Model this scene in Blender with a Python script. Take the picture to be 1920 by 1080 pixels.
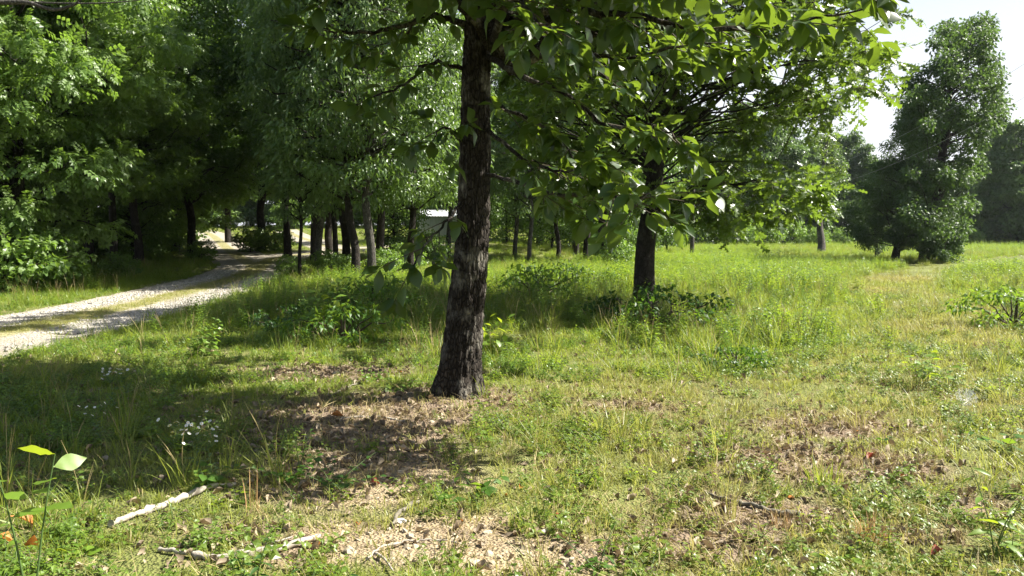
import bpy, math
import numpy as np
from mathutils import Vector, Matrix

for _o in list(bpy.data.objects):
    bpy.data.objects.remove(_o)
scene = bpy.context.scene
COL = scene.collection
rng = np.random.default_rng(11)
R = math.radians

# ------------------------------------------------------------------ camera, sky, sun, exposure
CAM_H, FPX, PITCH = 1.6, 1507.0, 3.8
cam = bpy.data.objects.new('camera', bpy.data.cameras.new('camera'))
COL.objects.link(cam)
cam.data.sensor_width = 36.0
cam.data.lens = 36.0 * FPX / 1920.0
cam.data.clip_start, cam.data.clip_end = 0.05, 6000.0
cam.location = (0, 0, CAM_H)
cam.rotation_euler = (R(90 - PITCH), 0, 0)
scene.camera = cam

SUN_EL, SUN_AZ = 47.0, 10.0            # azimuth measured from +X (right) towards +Y (into the scene)
world = bpy.data.worlds.new('World')
scene.world = world
world.use_nodes = True
wn, wl = world.node_tree.nodes, world.node_tree.links
wn.clear()
sky = wn.new('ShaderNodeTexSky')
sky.sky_type = 'NISHITA'
sky.sun_disc = False
sky.sun_elevation = R(SUN_EL)
sky.sun_rotation = R(90 - SUN_AZ)
sky.air_density, sky.dust_density, sky.ozone_density = 1.2, 2.6, 1.0
bg = wn.new('ShaderNodeBackground')
bg.inputs['Strength'].default_value = 0.05
wo = wn.new('ShaderNodeOutputWorld')
wtc = wn.new('ShaderNodeTexCoord'); wsep = wn.new('ShaderNodeSeparateXYZ'); wl.new(wtc.outputs['Generated'], wsep.inputs[0])
wmr = wn.new('ShaderNodeMapRange'); wmr.interpolation_type = 'SMOOTHSTEP'; wl.new(wsep.outputs[2], wmr.inputs[0])
wmr.inputs[1].default_value, wmr.inputs[2].default_value, wmr.inputs[3].default_value, wmr.inputs[4].default_value = 0.10, 0.45, 0.82, 0.0
wmx = wn.new('ShaderNodeMix'); wmx.data_type = 'RGBA'; wl.new(wmr.outputs[0], wmx.inputs[0]); wl.new(sky.outputs[0], wmx.inputs[6])
wmx.inputs[7].default_value = (7.0, 7.2, 7.6, 1)      # milky summer haze low in the sky
wl.new(wmx.outputs[2], bg.inputs['Color'])
wl.new(bg.outputs[0], wo.inputs['Surface'])

sl = bpy.data.lights.new('sun', 'SUN')
sl.energy, sl.angle, sl.color = 5.0, R(0.5), (1.0, 0.95, 0.86)
sun = bpy.data.objects.new('sun', sl)
COL.objects.link(sun)
S = Vector((math.cos(R(SUN_EL)) * math.cos(R(SUN_AZ)), math.cos(R(SUN_EL)) * math.sin(R(SUN_AZ)), math.sin(R(SUN_EL))))
sun.rotation_euler = S.to_track_quat('Z', 'Y').to_euler()
sun.location = S * 60

vs = scene.view_settings
vs.view_transform, vs.look, vs.gamma, vs.exposure = 'Standard', 'None', 1.0, 1.75
vs.use_curve_mapping = False
scene.cycles.max_bounces = 6
scene.cycles.diffuse_bounces = 2
scene.cycles.glossy_bounces = 2
scene.cycles.transmission_bounces = 4
scene.cycles.use_denoising = True

# ------------------------------------------------------------------ numeric helpers
def unit(v):
    v = np.asarray(v, float)
    return v / np.maximum(np.linalg.norm(v, axis=-1, keepdims=True), 1e-9)

_tab = np.random.default_rng(3).random((64, 64, 64))
def n3(x, y, z):
    x, y, z = np.broadcast_arrays(np.asarray(x, float), np.asarray(y, float), np.asarray(z, float))
    xi, yi, zi = np.floor(x).astype(int), np.floor(y).astype(int), np.floor(z).astype(int)
    u, v, w = x - xi, y - yi, z - zi
    u, v, w = u * u * (3 - 2 * u), v * v * (3 - 2 * v), w * w * (3 - 2 * w)
    g = lambda a, b, c: _tab[(xi + a) & 63, (yi + b) & 63, (zi + c) & 63]
    l = lambda a, b, t: a + (b - a) * t
    return l(l(l(g(0,0,0), g(1,0,0), u), l(g(0,1,0), g(1,1,0), u), v), l(l(g(0,0,1), g(1,0,1), u), l(g(0,1,1), g(1,1,1), u), v), w)
def fbm(x, y, s, seed=0.0, oct=3):
    t, a, tot = 0, 1.0, 0
    for k in range(oct):
        t = t + a * n3(np.asarray(x) / s + 17.3 * k, np.asarray(y) / s - 9.1 * k, seed + 0.37)
        tot += a; a *= 0.5; s *= 0.5
    return t / tot
def sstep(a, b, x):
    t = np.clip((np.asarray(x, float) - a) / (b - a), 0, 1)
    return t * t * (3 - 2 * t)

def rise(t):
    return 0.5 * (t + np.sqrt(t * t + 60.0)) - 0.5 * math.sqrt(60.0) * 0

def H0(x, y):
    """the lie of the land, before the drive is cut into it"""
    x, y = np.asarray(x, float), np.asarray(y, float)
    yc = np.minimum(y, 105.0)
    s = sstep(6.0, -5.0, x - 0.06 * (y - 20))
    z = 0.036 * rise(yc - 28.0) * s + 0.0085 * rise(yc - 45.0) * (1 - s)
    z = z - (0.036 * rise(-28.0) * s + 0.0085 * rise(-45.0) * (1 - s))
    z = z + (fbm(x, y, 9.0, 1.0) - 0.5) * 0.14 * sstep(2.0, 12.0, np.hypot(x, y))
    return z

A = R(90 - PITCH)
def ray(px, py):
    a, b = (px - 960.0) / FPX, -(py - 540.0) / FPX
    return np.array([a, b * math.cos(A) + math.sin(A), b * math.sin(A) - math.cos(A)])
def at(px, py, Y):
    d = ray(px, py)
    return np.array([0, 0, CAM_H]) + d * (Y / d[1])
def gnd(px, py, dz=0.0):
    """the point of the ground that pixel (px, py) of the photograph shows"""
    d = ray(px, py)
    o = np.array([0, 0, CAM_H])
    t, last = 1.5, 1.5
    while t < 400:
        p = o + d * t
        if p[2] < H0(p[0], p[1]) + dz:
            lo, hi = last, t
            for _ in range(20):
                m = 0.5 * (lo + hi); p = o + d * m
                if p[2] < H0(p[0], p[1]) + dz: hi = m
                else: lo = m
            return o + d * hi
        last = t; t *= 1.02
    return o + d * 120
def px_of(p):
    """photograph pixel of world points (n,3)"""
    p = np.asarray(p, float) - np.array([0, 0, CAM_H])
    fy = p[..., 1] * math.sin(A) - p[..., 2] * math.cos(A)
    uy = p[..., 1] * math.cos(A) + p[..., 2] * math.sin(A)
    fy = np.where(fy < 0.05, 0.05, fy)
    return 960 + FPX * p[..., 0] / fy, 540 - FPX * uy / fy, fy

def catmull(P, n):
    P = np.asarray(P, float)
    Q = np.vstack([2 * P[0] - P[1], P, 2 * P[-1] - P[-2]])
    out = []
    for i in range(1, len(Q) - 2):
        for t in np.linspace(0, 1, n, endpoint=False):
            a, b, c, d = Q[i - 1], Q[i], Q[i + 1], Q[i + 2]
            out.append(0.5 * (2 * b + (c - a) * t + (2 * a - 5 * b + 4 * c - d) * t * t + (3 * b - a - 3 * c + d) * t ** 3))
    out.append(P[-1])
    return np.array(out)

# ------------------------------------------------------------------ mesh helpers
def mesh(name, chunks, mats):
    """chunks: (V (n,3), F (m,k), material index, tint per vertex or scalar, smooth)"""
    Vs, loops, starts, mi, sm, ti = [], [], [], [], [], []
    off, lo = 0, 0
    for V, F, m, t, s in chunks:
        V = np.asarray(V, float); F = np.asarray(F, int)
        if len(V) == 0: continue
        Vs.append(V); loops.append((F + off).ravel())
        k = F.shape[1]
        starts.append(lo + np.arange(len(F)) * k)
        mi.append(np.full(len(F), m)); sm.append(np.full(len(F), s, bool))
        ti.append(np.broadcast_to(np.asarray(t, float), (len(V),)))
        off += len(V); lo += F.size
    V = np.vstack(Vs); L = np.concatenate(loops); st = np.concatenate(starts)
    me = bpy.data.meshes.new(name)
    me.vertices.add(len(V)); me.vertices.foreach_set('co', V.astype(np.float32).ravel())
    me.loops.add(len(L)); me.loops.foreach_set('vertex_index', L.astype(np.int32))
    me.polygons.add(len(st)); me.polygons.foreach_set('loop_start', st.astype(np.int32))
    me.polygons.foreach_set('material_index', np.concatenate(mi).astype(np.int32))
    me.polygons.foreach_set('use_smooth', np.concatenate(sm))
    at_ = me.attributes.new('tint', 'FLOAT', 'POINT')
    at_.data.foreach_set('value', np.concatenate(ti).astype(np.float32))
    for m in mats: me.materials.append(m)
    me.update(calc_edges=True)
    return me

def link(name, me, parent=None, loc=None):
    o = bpy.data.objects.new(name, me)
    COL.objects.link(o)
    if parent is not None: o.parent = parent
    if loc is not None: o.location = loc
    return o
def tag(o, label=None, cat=None, group=None, kind=None):
    if label: o['label'] = label
    if cat: o['category'] = cat
    if group: o['group'] = group
    if kind: o['kind'] = kind
    return o
def thing(name, loc, label, cat, group=None, rotz=0.0, scale=1.0):
    o = bpy.data.objects.new(name, None)
    COL.objects.link(o)
    o.empty_display_size = 0.2
    o.location = loc; o.rotation_euler = (0, 0, rotz); o.scale = (scale,) * 3
    return tag(o, label, cat, group)

def tube(P, r, n=6, cap=True):
    """swept tube along P (k,3) with radii r (k,)"""
    P = np.asarray(P, float); k = len(P)
    r = np.broadcast_to(np.asarray(r, float), (k,))
    T = unit(np.gradient(P, axis=0))
    ref = np.array([0.31, 0.93, 0.2]) if abs(T[:, 2]).mean() > 0.6 else np.array([0.05, 0.02, 1.0])
    X = unit(np.cross(T, ref)); Y = np.cross(T, X)
    a = np.arange(n) * 2 * math.pi / n
    V = P[:, None] + r[:, None, None] * (np.cos(a)[None, :, None] * X[:, None] + np.sin(a)[None, :, None] * Y[:, None])
    i, j = np.meshgrid(np.arange(k - 1), np.arange(n), indexing='ij')
    jn = (j + 1) % n
    F = np.stack([i * n + j, i * n + jn, (i + 1) * n + jn, (i + 1) * n + j], -1).reshape(-1, 4)
    return V.reshape(-1, 3), F
def tubes(paths, n=4):
    Vs, Fs, off = [], [], 0
    for P, r in paths:
        V, F = tube(P, r, n)
        Vs.append(V); Fs.append(F + off); off += len(V)
    return np.vstack(Vs), np.vstack(Fs)

def place(tm, pos, ldir, nrm, size):
    """copies of a leaf template: base at pos, pointing along ldir, face towards nrm"""
    tv, tf = tm
    y = unit(ldir)
    z = unit(nrm - (nrm * y).sum(-1, keepdims=True) * y)
    x = np.cross(y, z)
    size = np.broadcast_to(np.asarray(size, float), (len(pos),))
    V = pos[:, None] + size[:, None, None] * (tv[None, :, 0:1] * x[:, None] + tv[None, :, 1:2] * y[:, None] + tv[None, :, 2:3] * z[:, None])
    F = tf[None] + (np.arange(len(pos)) * len(tv))[:, None, None]
    return V.reshape(-1, 3), F.reshape(-1, tf.shape[1])
def rep(t, tm):
    return np.repeat(np.asarray(t, float), len(tm[0]))

# leaf templates: along +Y, face +Z, length 1
def tm_simple(w=0.3, fold=0.09, bend=0.14):
    v = np.array([[0, 0, 0], [-w, 0.42, fold], [0, 1, -bend], [w, 0.42, fold], [0, 0.5, 0.0]])
    return v, np.array([[0, 4, 1], [1, 4, 2], [0, 3, 4], [3, 2, 4]])
def tm_grid(ws, fold=0.12, bend=0.25, petiole=0.08, wave=0.0):
    rows = len(ws)
    v = []
    for i, w in enumerate(ws):
        t = i / (rows - 1)
        y = petiole + (1 - petiole) * t
        zz = -bend * t * t
        v += [[-w, y, zz + fold * w * 2 + wave * math.sin(i * 2.1)], [0, y + 0.01, zz], [w, y, zz + fold * w * 2 - wave * math.sin(i * 2.5)]]
    f = []
    for i in range(rows - 1):
        for j in range(2):
            a = i * 3 + j
            f.append([a, a + 1, a + 4, a + 3])
    v += [[-0.008, 0, 0.01], [0.008, 0, 0.01]]
    f.append([rows * 3, rows * 3 + 1, 2, 0])
    return np.array(v, float), np.array(f)
def tm_oak():
    """lobed leaf: a narrow blade with three pointed lobes to a side"""
    y = [0.0, 0.30, 0.60, 1.0]
    v = [[0, 0, 0], [0, 0.5, -0.03], [0, 1.0, -0.16]]
    f = []
    for s in (-1, 1):
        o = len(v)
        v += [[s * 0.09, 0.34, 0.0], [s * 0.10, 0.63, -0.04], [s * 0.28, 0.22, 0.05], [s * 0.42, 0.56, 0.03], [s * 0.27, 0.88, -0.07]]
        tri = [[0, o, 1], [1, o, o + 1], [1, o + 1, 2], [0, o + 2, o], [o, o + 3, o + 1], [o + 1, o + 4, 2]]
        f += [q[::s] for q in tri]
    return np.array(v, float), np.array(f)
def tm_pinnate(k=3, w=0.13):
    """compound leaf: leaflets along a stalk"""
    base, f0 = tm_simple(0.3, 0.06, 0.16)
    pos, d = [], []
    for i in range(k):
        y = 0.25 + 0.55 * i / max(1, k - 1)
        for s in (-1, 1):
            pos.append([0.02 * s, y, -0.1 * y * y]); d.append([s * 0.85, 0.6, -0.25])
    pos.append([0, 0.8, -0.08]); d.append([0, 1, -0.3])
    pos, d = np.array(pos), np.array(d)
    nr = np.tile([0, 0, 1.0], (len(pos), 1))
    return place((base, f0), pos, d, nr, np.full(len(pos), 0.42))
LEAF = tm_simple(0.30)
NARROW = tm_simple(0.17, 0.05, 0.2)
ROUND = tm_simple(0.40, 0.08, 0.10)
OAK = tm_oak()
PINN = tm_pinnate(3)
BIG = tm_grid([0.03, 0.12, 0.20, 0.25, 0.27, 0.22, 0.11, 0.004], 0.10, 0.22, 0.07)
BIG2 = tm_grid([0.03, 0.10, 0.17, 0.22, 0.23, 0.19, 0.10, 0.004], 0.22, 0.40, 0.07, 0.015)
BIG3 = tm_grid([0.03, 0.14, 0.23, 0.27, 0.25, 0.19, 0.09, 0.004], 0.03, 0.10, 0.07, 0.02)

# ------------------------------------------------------------------ materials
def new_mat(name):
    m = bpy.data.materials.new(name); m.use_nodes = True
    nt = m.node_tree; nt.nodes.clear()
    out = nt.nodes.new('ShaderNodeOutputMaterial')
    return m, nt, out
def nd(nt, typ, **kw):
    n = nt.nodes.new(typ)
    for k, v in kw.items():
        if hasattr(n, k): setattr(n, k, v)
        else: n.inputs[k].default_value = v
    return n
def mixc(nt, fac, a, b, blend='MIX'):
    n = nt.nodes.new('ShaderNodeMix'); n.data_type = 'RGBA'; n.blend_type = blend
    for sock, val in ((n.inputs[0], fac), (n.inputs[6], a), (n.inputs[7], b)):
        if isinstance(val, bpy.types.NodeSocket): nt.links.new(val, sock)
        elif isinstance(val, (tuple, list)): sock.default_value = (*val[:3], 1)
        else: sock.default_value = val
    return n.outputs[2]
def ramp(nt, fac, lo, hi):
    n = nt.nodes.new('ShaderNodeMapRange'); n.clamp = True
    nt.links.new(fac, n.inputs[0]); n.inputs[1].default_value = lo; n.inputs[2].default_value = hi
    return n.outputs[0]
def math_(nt, op, a, b=0.0):
    n = nt.nodes.new('ShaderNodeMath'); n.operation = op
    for s, v in ((n.inputs[0], a), (n.inputs[1], b)):
        if isinstance(v, bpy.types.NodeSocket): nt.links.new(v, s)
        else: s.default_value = v
    return n.outputs[0]
def noise(nt, scale, detail=4.0, rough=0.6, vec=None):
    n = nd(nt, 'ShaderNodeTexNoise'); n.inputs['Scale'].default_value = scale
    n.inputs['Detail'].default_value = detail; n.inputs['Roughness'].default_value = rough
    if vec is not None: nt.links.new(vec, n.inputs['Vector'])
    return n.outputs['Fac']

def leaf_mat(name, dark, light, trans, rough=0.38, tw=0.42, spec=0.5, rnd=0.5, dry=None):
    m, nt, out = new_mat(name)
    at_ = nd(nt, 'ShaderNodeAttribute', attribute_name='tint')
    oi = nd(nt, 'ShaderNodeObjectInfo')
    f = math_(nt, 'ADD', math_(nt, 'MULTIPLY', at_.outputs['Fac'], 1 - rnd), math_(nt, 'MULTIPLY', oi.outputs['Random'], rnd))
    c = mixc(nt, f, dark, light)
    tc = mixc(nt, f, tuple(x * 0.7 for x in trans), trans)
    if dry is not None:
        da = nd(nt, 'ShaderNodeAttribute', attribute_name='dry', attribute_type='INSTANCER')
        c = mixc(nt, da.outputs['Fac'], c, dry)
        tc = mixc(nt, da.outputs['Fac'], tc, tuple(x * 1.1 for x in dry))
    b = nd(nt, 'ShaderNodeBsdfPrincipled')
    nt.links.new(c, b.inputs['Base Color'])
    b.inputs['Roughness'].default_value = rough
    b.inputs['Specular IOR Level'].default_value = spec
    t = nd(nt, 'ShaderNodeBsdfTranslucent'); nt.links.new(tc, t.inputs['Color'])
    mx = nd(nt, 'ShaderNodeMixShader'); mx.inputs[0].default_value = tw
    nt.links.new(b.outputs[0], mx.inputs[1]); nt.links.new(t.outputs[0], mx.inputs[2])
    nt.links.new(mx.outputs[0], out.inputs['Surface'])
    return m

def bark_mat(name, dark, mid, pale, scale=1.0, bump=0.6, pale_amt=(0.55, 0.75)):
    m, nt, out = new_mat(name)
    tc = nd(nt, 'ShaderNodeTexCoord')
    mp = nd(nt, 'ShaderNodeMapping'); mp.inputs['Scale'].default_value = (14 * scale, 14 * scale, 5.0 * scale)
    nt.links.new(tc.outputs['Object'], mp.inputs['Vector'])
    f1 = noise(nt, 1.0, 6, 0.65, mp.outputs['Vector'])
    vo = nd(nt, 'ShaderNodeTexVoronoi'); vo.feature = 'DISTANCE_TO_EDGE'; vo.inputs['Scale'].default_value = 1.6
    nt.links.new(mp.outputs['Vector'], vo.inputs['Vector'])
    crack = ramp(nt, vo.outputs['Distance'], 0.0, 0.16)
    f2 = noise(nt, 2.6 * scale, 5, 0.6, tc.outputs['Object'])
    c = mixc(nt, ramp(nt, f1, 0.35, 0.7), dark, mid)
    c = mixc(nt, crack, tuple(x * 0.6 for x in dark), c)
    c = mixc(nt, math_(nt, 'MULTIPLY', ramp(nt, f2, *pale_amt), ramp(nt, f1, 0.3, 0.6)), c, pale)
    b = nd(nt, 'ShaderNodeBsdfPrincipled'); b.inputs['Roughness'].default_value = 0.9
    b.inputs['Specular IOR Level'].default_value = 0.2
    nt.links.new(c, b.inputs['Base Color'])
    bu = nd(nt, 'ShaderNodeBump'); bu.inputs['Strength'].default_value = bump; bu.inputs['Distance'].default_value = 0.02
    nt.links.new(math_(nt, 'ADD', f1, crack), bu.inputs['Height'])
    nt.links.new(bu.outputs[0], b.inputs['Normal'])
    nt.links.new(b.outputs[0], out.inputs['Surface'])
    return m

def plain_mat(name, c1, c2, scale=20.0, rough=0.8, bump=0.2, rnd=0.0, metal=0.0):
    m, nt, out = new_mat(name)
    tc = nd(nt, 'ShaderNodeTexCoord')
    f = noise(nt, scale, 5, 0.65, tc.outputs['Object'])
    fac = ramp(nt, f, 0.3, 0.7)
    if rnd:
        oi = nd(nt, 'ShaderNodeObjectInfo')
        fac = math_(nt, 'ADD', math_(nt, 'MULTIPLY', fac, 1 - rnd), math_(nt, 'MULTIPLY', oi.outputs['Random'], rnd))
    b = nd(nt, 'ShaderNodeBsdfPrincipled'); b.inputs['Roughness'].default_value = rough; b.inputs['Metallic'].default_value = metal
    b.inputs['Specular IOR Level'].default_value = 0.3
    nt.links.new(mixc(nt, fac, c1, c2), b.inputs['Base Color'])
    bu = nd(nt, 'ShaderNodeBump'); bu.inputs['Strength'].default_value = bump; bu.inputs['Distance'].default_value = 0.01
    nt.links.new(f, bu.inputs['Height']); nt.links.new(bu.outputs[0], b.inputs['Normal'])
    nt.links.new(b.outputs[0], out.inputs['Surface'])
    return m

M = {}
M['big_leaf'] = leaf_mat('broad_leaf', (0.020, 0.050, 0.011), (0.056, 0.104, 0.021), (0.22, 0.33, 0.025), 0.38, 0.38, 0.55, 0.45)
M['oak_leaf'] = leaf_mat('oak_leaf', (0.028, 0.060, 0.012), (0.080, 0.125, 0.024), (0.22, 0.34, 0.03), 0.38, 0.38, 0.5, 0.1)
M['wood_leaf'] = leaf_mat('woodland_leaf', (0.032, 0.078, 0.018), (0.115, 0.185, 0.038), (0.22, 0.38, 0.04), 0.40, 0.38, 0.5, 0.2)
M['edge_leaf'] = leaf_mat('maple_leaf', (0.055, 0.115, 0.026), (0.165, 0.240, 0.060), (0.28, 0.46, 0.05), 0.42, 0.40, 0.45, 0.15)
M['gloss_leaf'] = leaf_mat('willow_oak_leaf', (0.036, 0.080, 0.022), (0.120, 0.190, 0.048), (0.22, 0.36, 0.05), 0.40, 0.34, 0.7, 0.12)
M['dark_leaf'] = leaf_mat('dark_tree_leaf', (0.026, 0.060, 0.020), (0.072, 0.125, 0.036), (0.14, 0.24, 0.04), 0.45, 0.36, 0.3, 0.1)
M['far_leaf'] = leaf_mat('far_tree_leaf', (0.034, 0.078, 0.024), (0.105, 0.165, 0.044), (0.16, 0.27, 0.05), 0.45, 0.35, 0.4, 0.35)
M['weed'] = leaf_mat('weed_leaf', (0.060, 0.130, 0.016), (0.165, 0.265, 0.035), (0.34, 0.48, 0.03), 0.42, 0.48, 0.5, 0.3, (0.22, 0.22, 0.05))
M['grass'] = leaf_mat('grass_blade', (0.080, 0.145, 0.016), (0.215, 0.280, 0.036), (0.40, 0.48, 0.05), 0.45, 0.45, 0.45, 0.4, (0.36, 0.30, 0.11))
M['straw'] = leaf_mat('straw', (0.30, 0.23, 0.10), (0.50, 0.41, 0.20), (0.42, 0.34, 0.14), 0.55, 0.3, 0.3, 0.5)
M['litter'] = leaf_mat('leaf_litter', (0.10, 0.07, 0.042), (0.38, 0.31, 0.21), (0.25, 0.17, 0.09), 0.6, 0.15, 0.3, 0.85)
M['dead_orange'] = leaf_mat('dead_leaf_orange', (0.38, 0.13, 0.03), (0.55, 0.23, 0.06), (0.5, 0.2, 0.04), 0.55, 0.3, 0.3, 0.5)
M['dead_red'] = leaf_mat('dead_leaf_red', (0.20, 0.03, 0.015), (0.28, 0.05, 0.02), (0.35, 0.05, 0.02), 0.5, 0.3, 0.3, 0.5)
M['bark'] = bark_mat('furrowed_bark', (0.018, 0.013, 0.009), (0.062, 0.053, 0.043), (0.21, 0.195, 0.16), 1.6, 0.9, (0.50, 0.66))
M['bark_dark'] = bark_mat('dark_bark', (0.018, 0.015, 0.012), (0.050, 0.042, 0.034), (0.10, 0.095, 0.08), 1.2, 0.6)
M['bark_grey'] = bark_mat('grey_bark', (0.05, 0.045, 0.038), (0.13, 0.12, 0.105), (0.24, 0.23, 0.20), 1.0, 0.5)
M['twig'] = plain_mat('twig', (0.045, 0.036, 0.022), (0.09, 0.07, 0.045), 30, 0.8, 0.1)
M['stem'] = leaf_mat('green_stem', (0.06, 0.12, 0.03), (0.12, 0.17, 0.05), (0.2, 0.3, 0.05), 0.5, 0.2, 0.4, 0.3)
M['white_wood'] = plain_mat('weathered_pale_wood', (0.15, 0.12, 0.085), (0.50, 0.46, 0.39), 16, 0.8, 0.5)
M['grey_wood'] = plain_mat('grey_dead_wood', (0.20, 0.17, 0.135), (0.42, 0.38, 0.32), 30, 0.85, 0.5)
M['dark_wood'] = plain_mat('dark_dead_wood', (0.07, 0.06, 0.045), (0.22, 0.20, 0.15), 22, 0.85, 0.5)
M['stone'] = plain_mat('pale_stone', (0.24, 0.19, 0.12), (0.46, 0.40, 0.29), 24, 0.85, 0.3, 0.35)
M['gravel'] = plain_mat('road_gravel', (0.19, 0.175, 0.15), (0.45, 0.42, 0.36), 30, 0.85, 0.2, 0.8)
M['petal'] = plain_mat('white_petal', (0.78, 0.78, 0.76), (0.84, 0.84, 0.82), 10, 0.6, 0.0)
M['disc'] = plain_mat('yellow_disc', (0.55, 0.38, 0.04), (0.65, 0.47, 0.06), 60, 0.7, 0.2)

# ------------------------------------------------------------------ the drive and the worn places, located on the ground
ROADS = []
def road_line(pixels, n=10):
    P = np.array([gnd(x, y)[:2] for x, y in pixels])
    return catmull(P, n)
near_c = gnd(0, 622)
main = road_line([(0, 622), (120, 598), (250, 570), (370, 540), (450, 517), (490, 497), (520, 483), (590, 473)])
first = main[0] + (main[0] - main[1]) / np.linalg.norm(main[0] - main[1]) * 14
main = np.vstack([[first], main])
east = road_line([(590, 473), (680, 466), (770, 462), (880, 459)])
fork = road_line([(480, 500), (446, 480), (425, 464), (408, 449), (392, 438), (370, 432)])
spur = road_line([(640, 470), (585, 452), (552, 440), (535, 430)])
ROADS = [(np.vstack([main, east[1:]]), 1.62), (fork, 1.35), (spur, 1.1)]

def dist_line(x, y, L):
    x, y = np.asarray(x, float), np.asarray(y, float)
    best = np.full(x.shape, 1e9)
    for a, b in zip(L[:-1], L[1:]):
        d = b - a; l2 = max((d * d).sum(), 1e-9)
        t = np.clip(((x - a[0]) * d[0] + (y - a[1]) * d[1]) / l2, 0, 1)
        best = np.minimum(best, np.hypot(x - a[0] - t * d[0], y - a[1] - t * d[1]))
    return best
def road_mask(x, y, grow=0.0):
    """<0 inside a drive, in metres from its edge"""
    e = np.full(np.shape(x), 1e9)
    for L, hw in ROADS:
        e = np.minimum(e, dist_line(x, y, L) - hw - grow)
    return e
def H(x, y):
    z = H0(x, y)
    e = road_mask(x, y)
    return z - 0.09 * sstep(0.25, -0.25, e)

TREE_A = gnd(857, 745); TREE_A[2] = H0(*TREE_A[:2])
TREE_B = gnd(1210, 580); TREE_B[2] = H0(*TREE_B[:2])

def blobs(x, y, L):
    m = np.zeros(np.shape(x))
    for px, py, rx, ry, a in L:
        c = gnd(px, py)
        m = np.maximum(m, a * np.exp(-(((x - c[0]) / rx) ** 2 + ((y - c[1]) / ry) ** 2)))
    return m
BARE = [(700, 880, 0.7, 0.8, 1.0), (840, 1010, 0.55, 0.35, 1.2), (1010, 1040, 0.6, 0.28, 1.2), (640, 1010, 0.35, 0.3, 0.9), (560, 1040, 0.4, 0.2, 0.8), (760, 770, 1.0, 0.9, 1.0), (680, 800, 1.0, 0.8, 1.0),
        (620, 700, 1.0, 0.5, 0.95), (600, 780, 0.8, 0.6, 0.9), (1460, 860, 0.8, 0.6, 0.75), (1560, 800, 0.7, 0.5, 0.8), (1650, 870, 0.5, 0.4, 0.8), (1180, 760, 0.6, 0.4, 0.7),
        (1300, 1020, 0.5, 0.3, 0.75), (1430, 960, 0.5, 0.35, 0.85), (1840, 950, 0.3, 0.25, 0.7), (1700, 1000, 0.4, 0.2, 0.6), (450, 1000, 0.3, 0.2, 0.6), (250, 560, 2.0, 0.9, 0.4)]
TALL = [(560, 590, 1.5, 2.2, 1.0), (680, 590, 1.7, 2.0, 1.0), (640, 545, 2.2, 3.0, 0.8), (790, 560, 1.5, 3.0, 0.7), (1000, 545, 1.8, 2.2, 1.0), (1080, 540, 2.0, 3.5, 0.8), 
        (1420, 630, 1.6, 2.6, 0.7), (1560, 640, 1.8, 2.4, 0.75), (1730, 700, 1.0, 1.0, 0.8), (1500, 540, 4.0, 6.0, 0.7), (1900, 590, 2.2, 3.0, 1.0), (1870, 520, 5.0, 4.0, 0.6), (1400, 500, 6.0, 8.0, 0.6), (1880, 470, 12, 10, 0.6)]
trail = np.array([gnd(x, y)[:2] for x, y in [(1640, 700), (1790, 620), (1760, 580), (1690, 550), (1680, 525), (1760, 505), (1850, 492), (1930, 482)]])
trail = catmull(trail, 8)
def bare_mask(x, y):
    m = blobs(x, y, BARE) * (0.75 + 0.75 * fbm(x, y, 0.5, 5.0)) + 0.5 * (fbm(x, y, 1.1, 9.0) - 0.56)
    d = np.hypot(x - TREE_A[0], y - TREE_A[1])
    return np.clip(m + 0.5 * sstep(0.9, 0.3, d), 0, 1)
def tall_mask(x, y):
    m = np.clip(blobs(x, y, TALL) + 1.2 * (fbm(x, y, 5.0, 3.0) - 0.5) * sstep(9, 16, y), 0, 1)
    m = m * sstep(0.8, 2.2, dist_line(x, y, trail))
    return m * sstep(0.0, 1.5, road_mask(x, y)) * (1 - 0.8 * bare_mask(x, y)) * sstep(7.0, 9.5, y)

# ground sheet
def axis(parts):
    out = []
    for a, b, s in parts: out += list(np.arange(a, b, s))
    return np.array(sorted(set(np.round(out, 4))))
gx = axis([(-1500, -300, 150), (-300, -80, 22), (-80, -30, 2.5), (-30, -6, 0.4), (-6, 6, 0.07), (6, 12, 0.3), (12, 40, 1.5), (40, 90, 5), (90, 300, 25), (300, 1501, 150)])
gy = axis([(-400, -20, 60), (-20, 2, 1.5), (2, 9.0, 0.07), (9.0, 18, 0.2), (18, 45, 0.5), (45, 110, 2.2), (110, 300, 19), (300, 2600, 200)])
X, Y = np.meshgrid(gx, gy)
Z = H(X, Y)
near = sstep(13, 8, Y)
bm = bare_mask(X, Y)
Z = Z + near * ((fbm(X, Y, 0.34, 21.0) - 0.5) * 0.05 + (fbm(X, Y, 0.13, 23.0) - 0.5) * 0.022 - 0.015 * bm)
d = np.hypot(X - TREE_A[0], Y - TREE_A[1])
Z = Z + 0.05 * np.exp(-(d / 0.55) ** 2)
nx, ny = len(gx), len(gy)
i, j = np.meshgrid(np.arange(ny - 1), np.arange(nx - 1), indexing='ij')
F = np.stack([i * nx + j, i * nx + j + 1, (i + 1) * nx + j + 1, (i + 1) * nx + j], -1).reshape(-1, 4)
V = np.stack([X, Y, Z], -1).reshape(-1, 3)
def height(x, y):
    """height of the built ground sheet (bilinear)"""
    x, y = np.asarray(x, float), np.asarray(y, float)
    a = np.clip(np.searchsorted(gx, x) - 1, 0, nx - 2); b = np.clip(np.searchsorted(gy, y) - 1, 0, ny - 2)
    u = np.clip((x - gx[a]) / (gx[a + 1] - gx[a]), 0, 1); v = np.clip((y - gy[b]) / (gy[b + 1] - gy[b]), 0, 1)
    return (Z[b, a] * (1 - u) + Z[b, a + 1] * u) * (1 - v) + (Z[b + 1, a] * (1 - u) + Z[b + 1, a + 1] * u) * v

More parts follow.
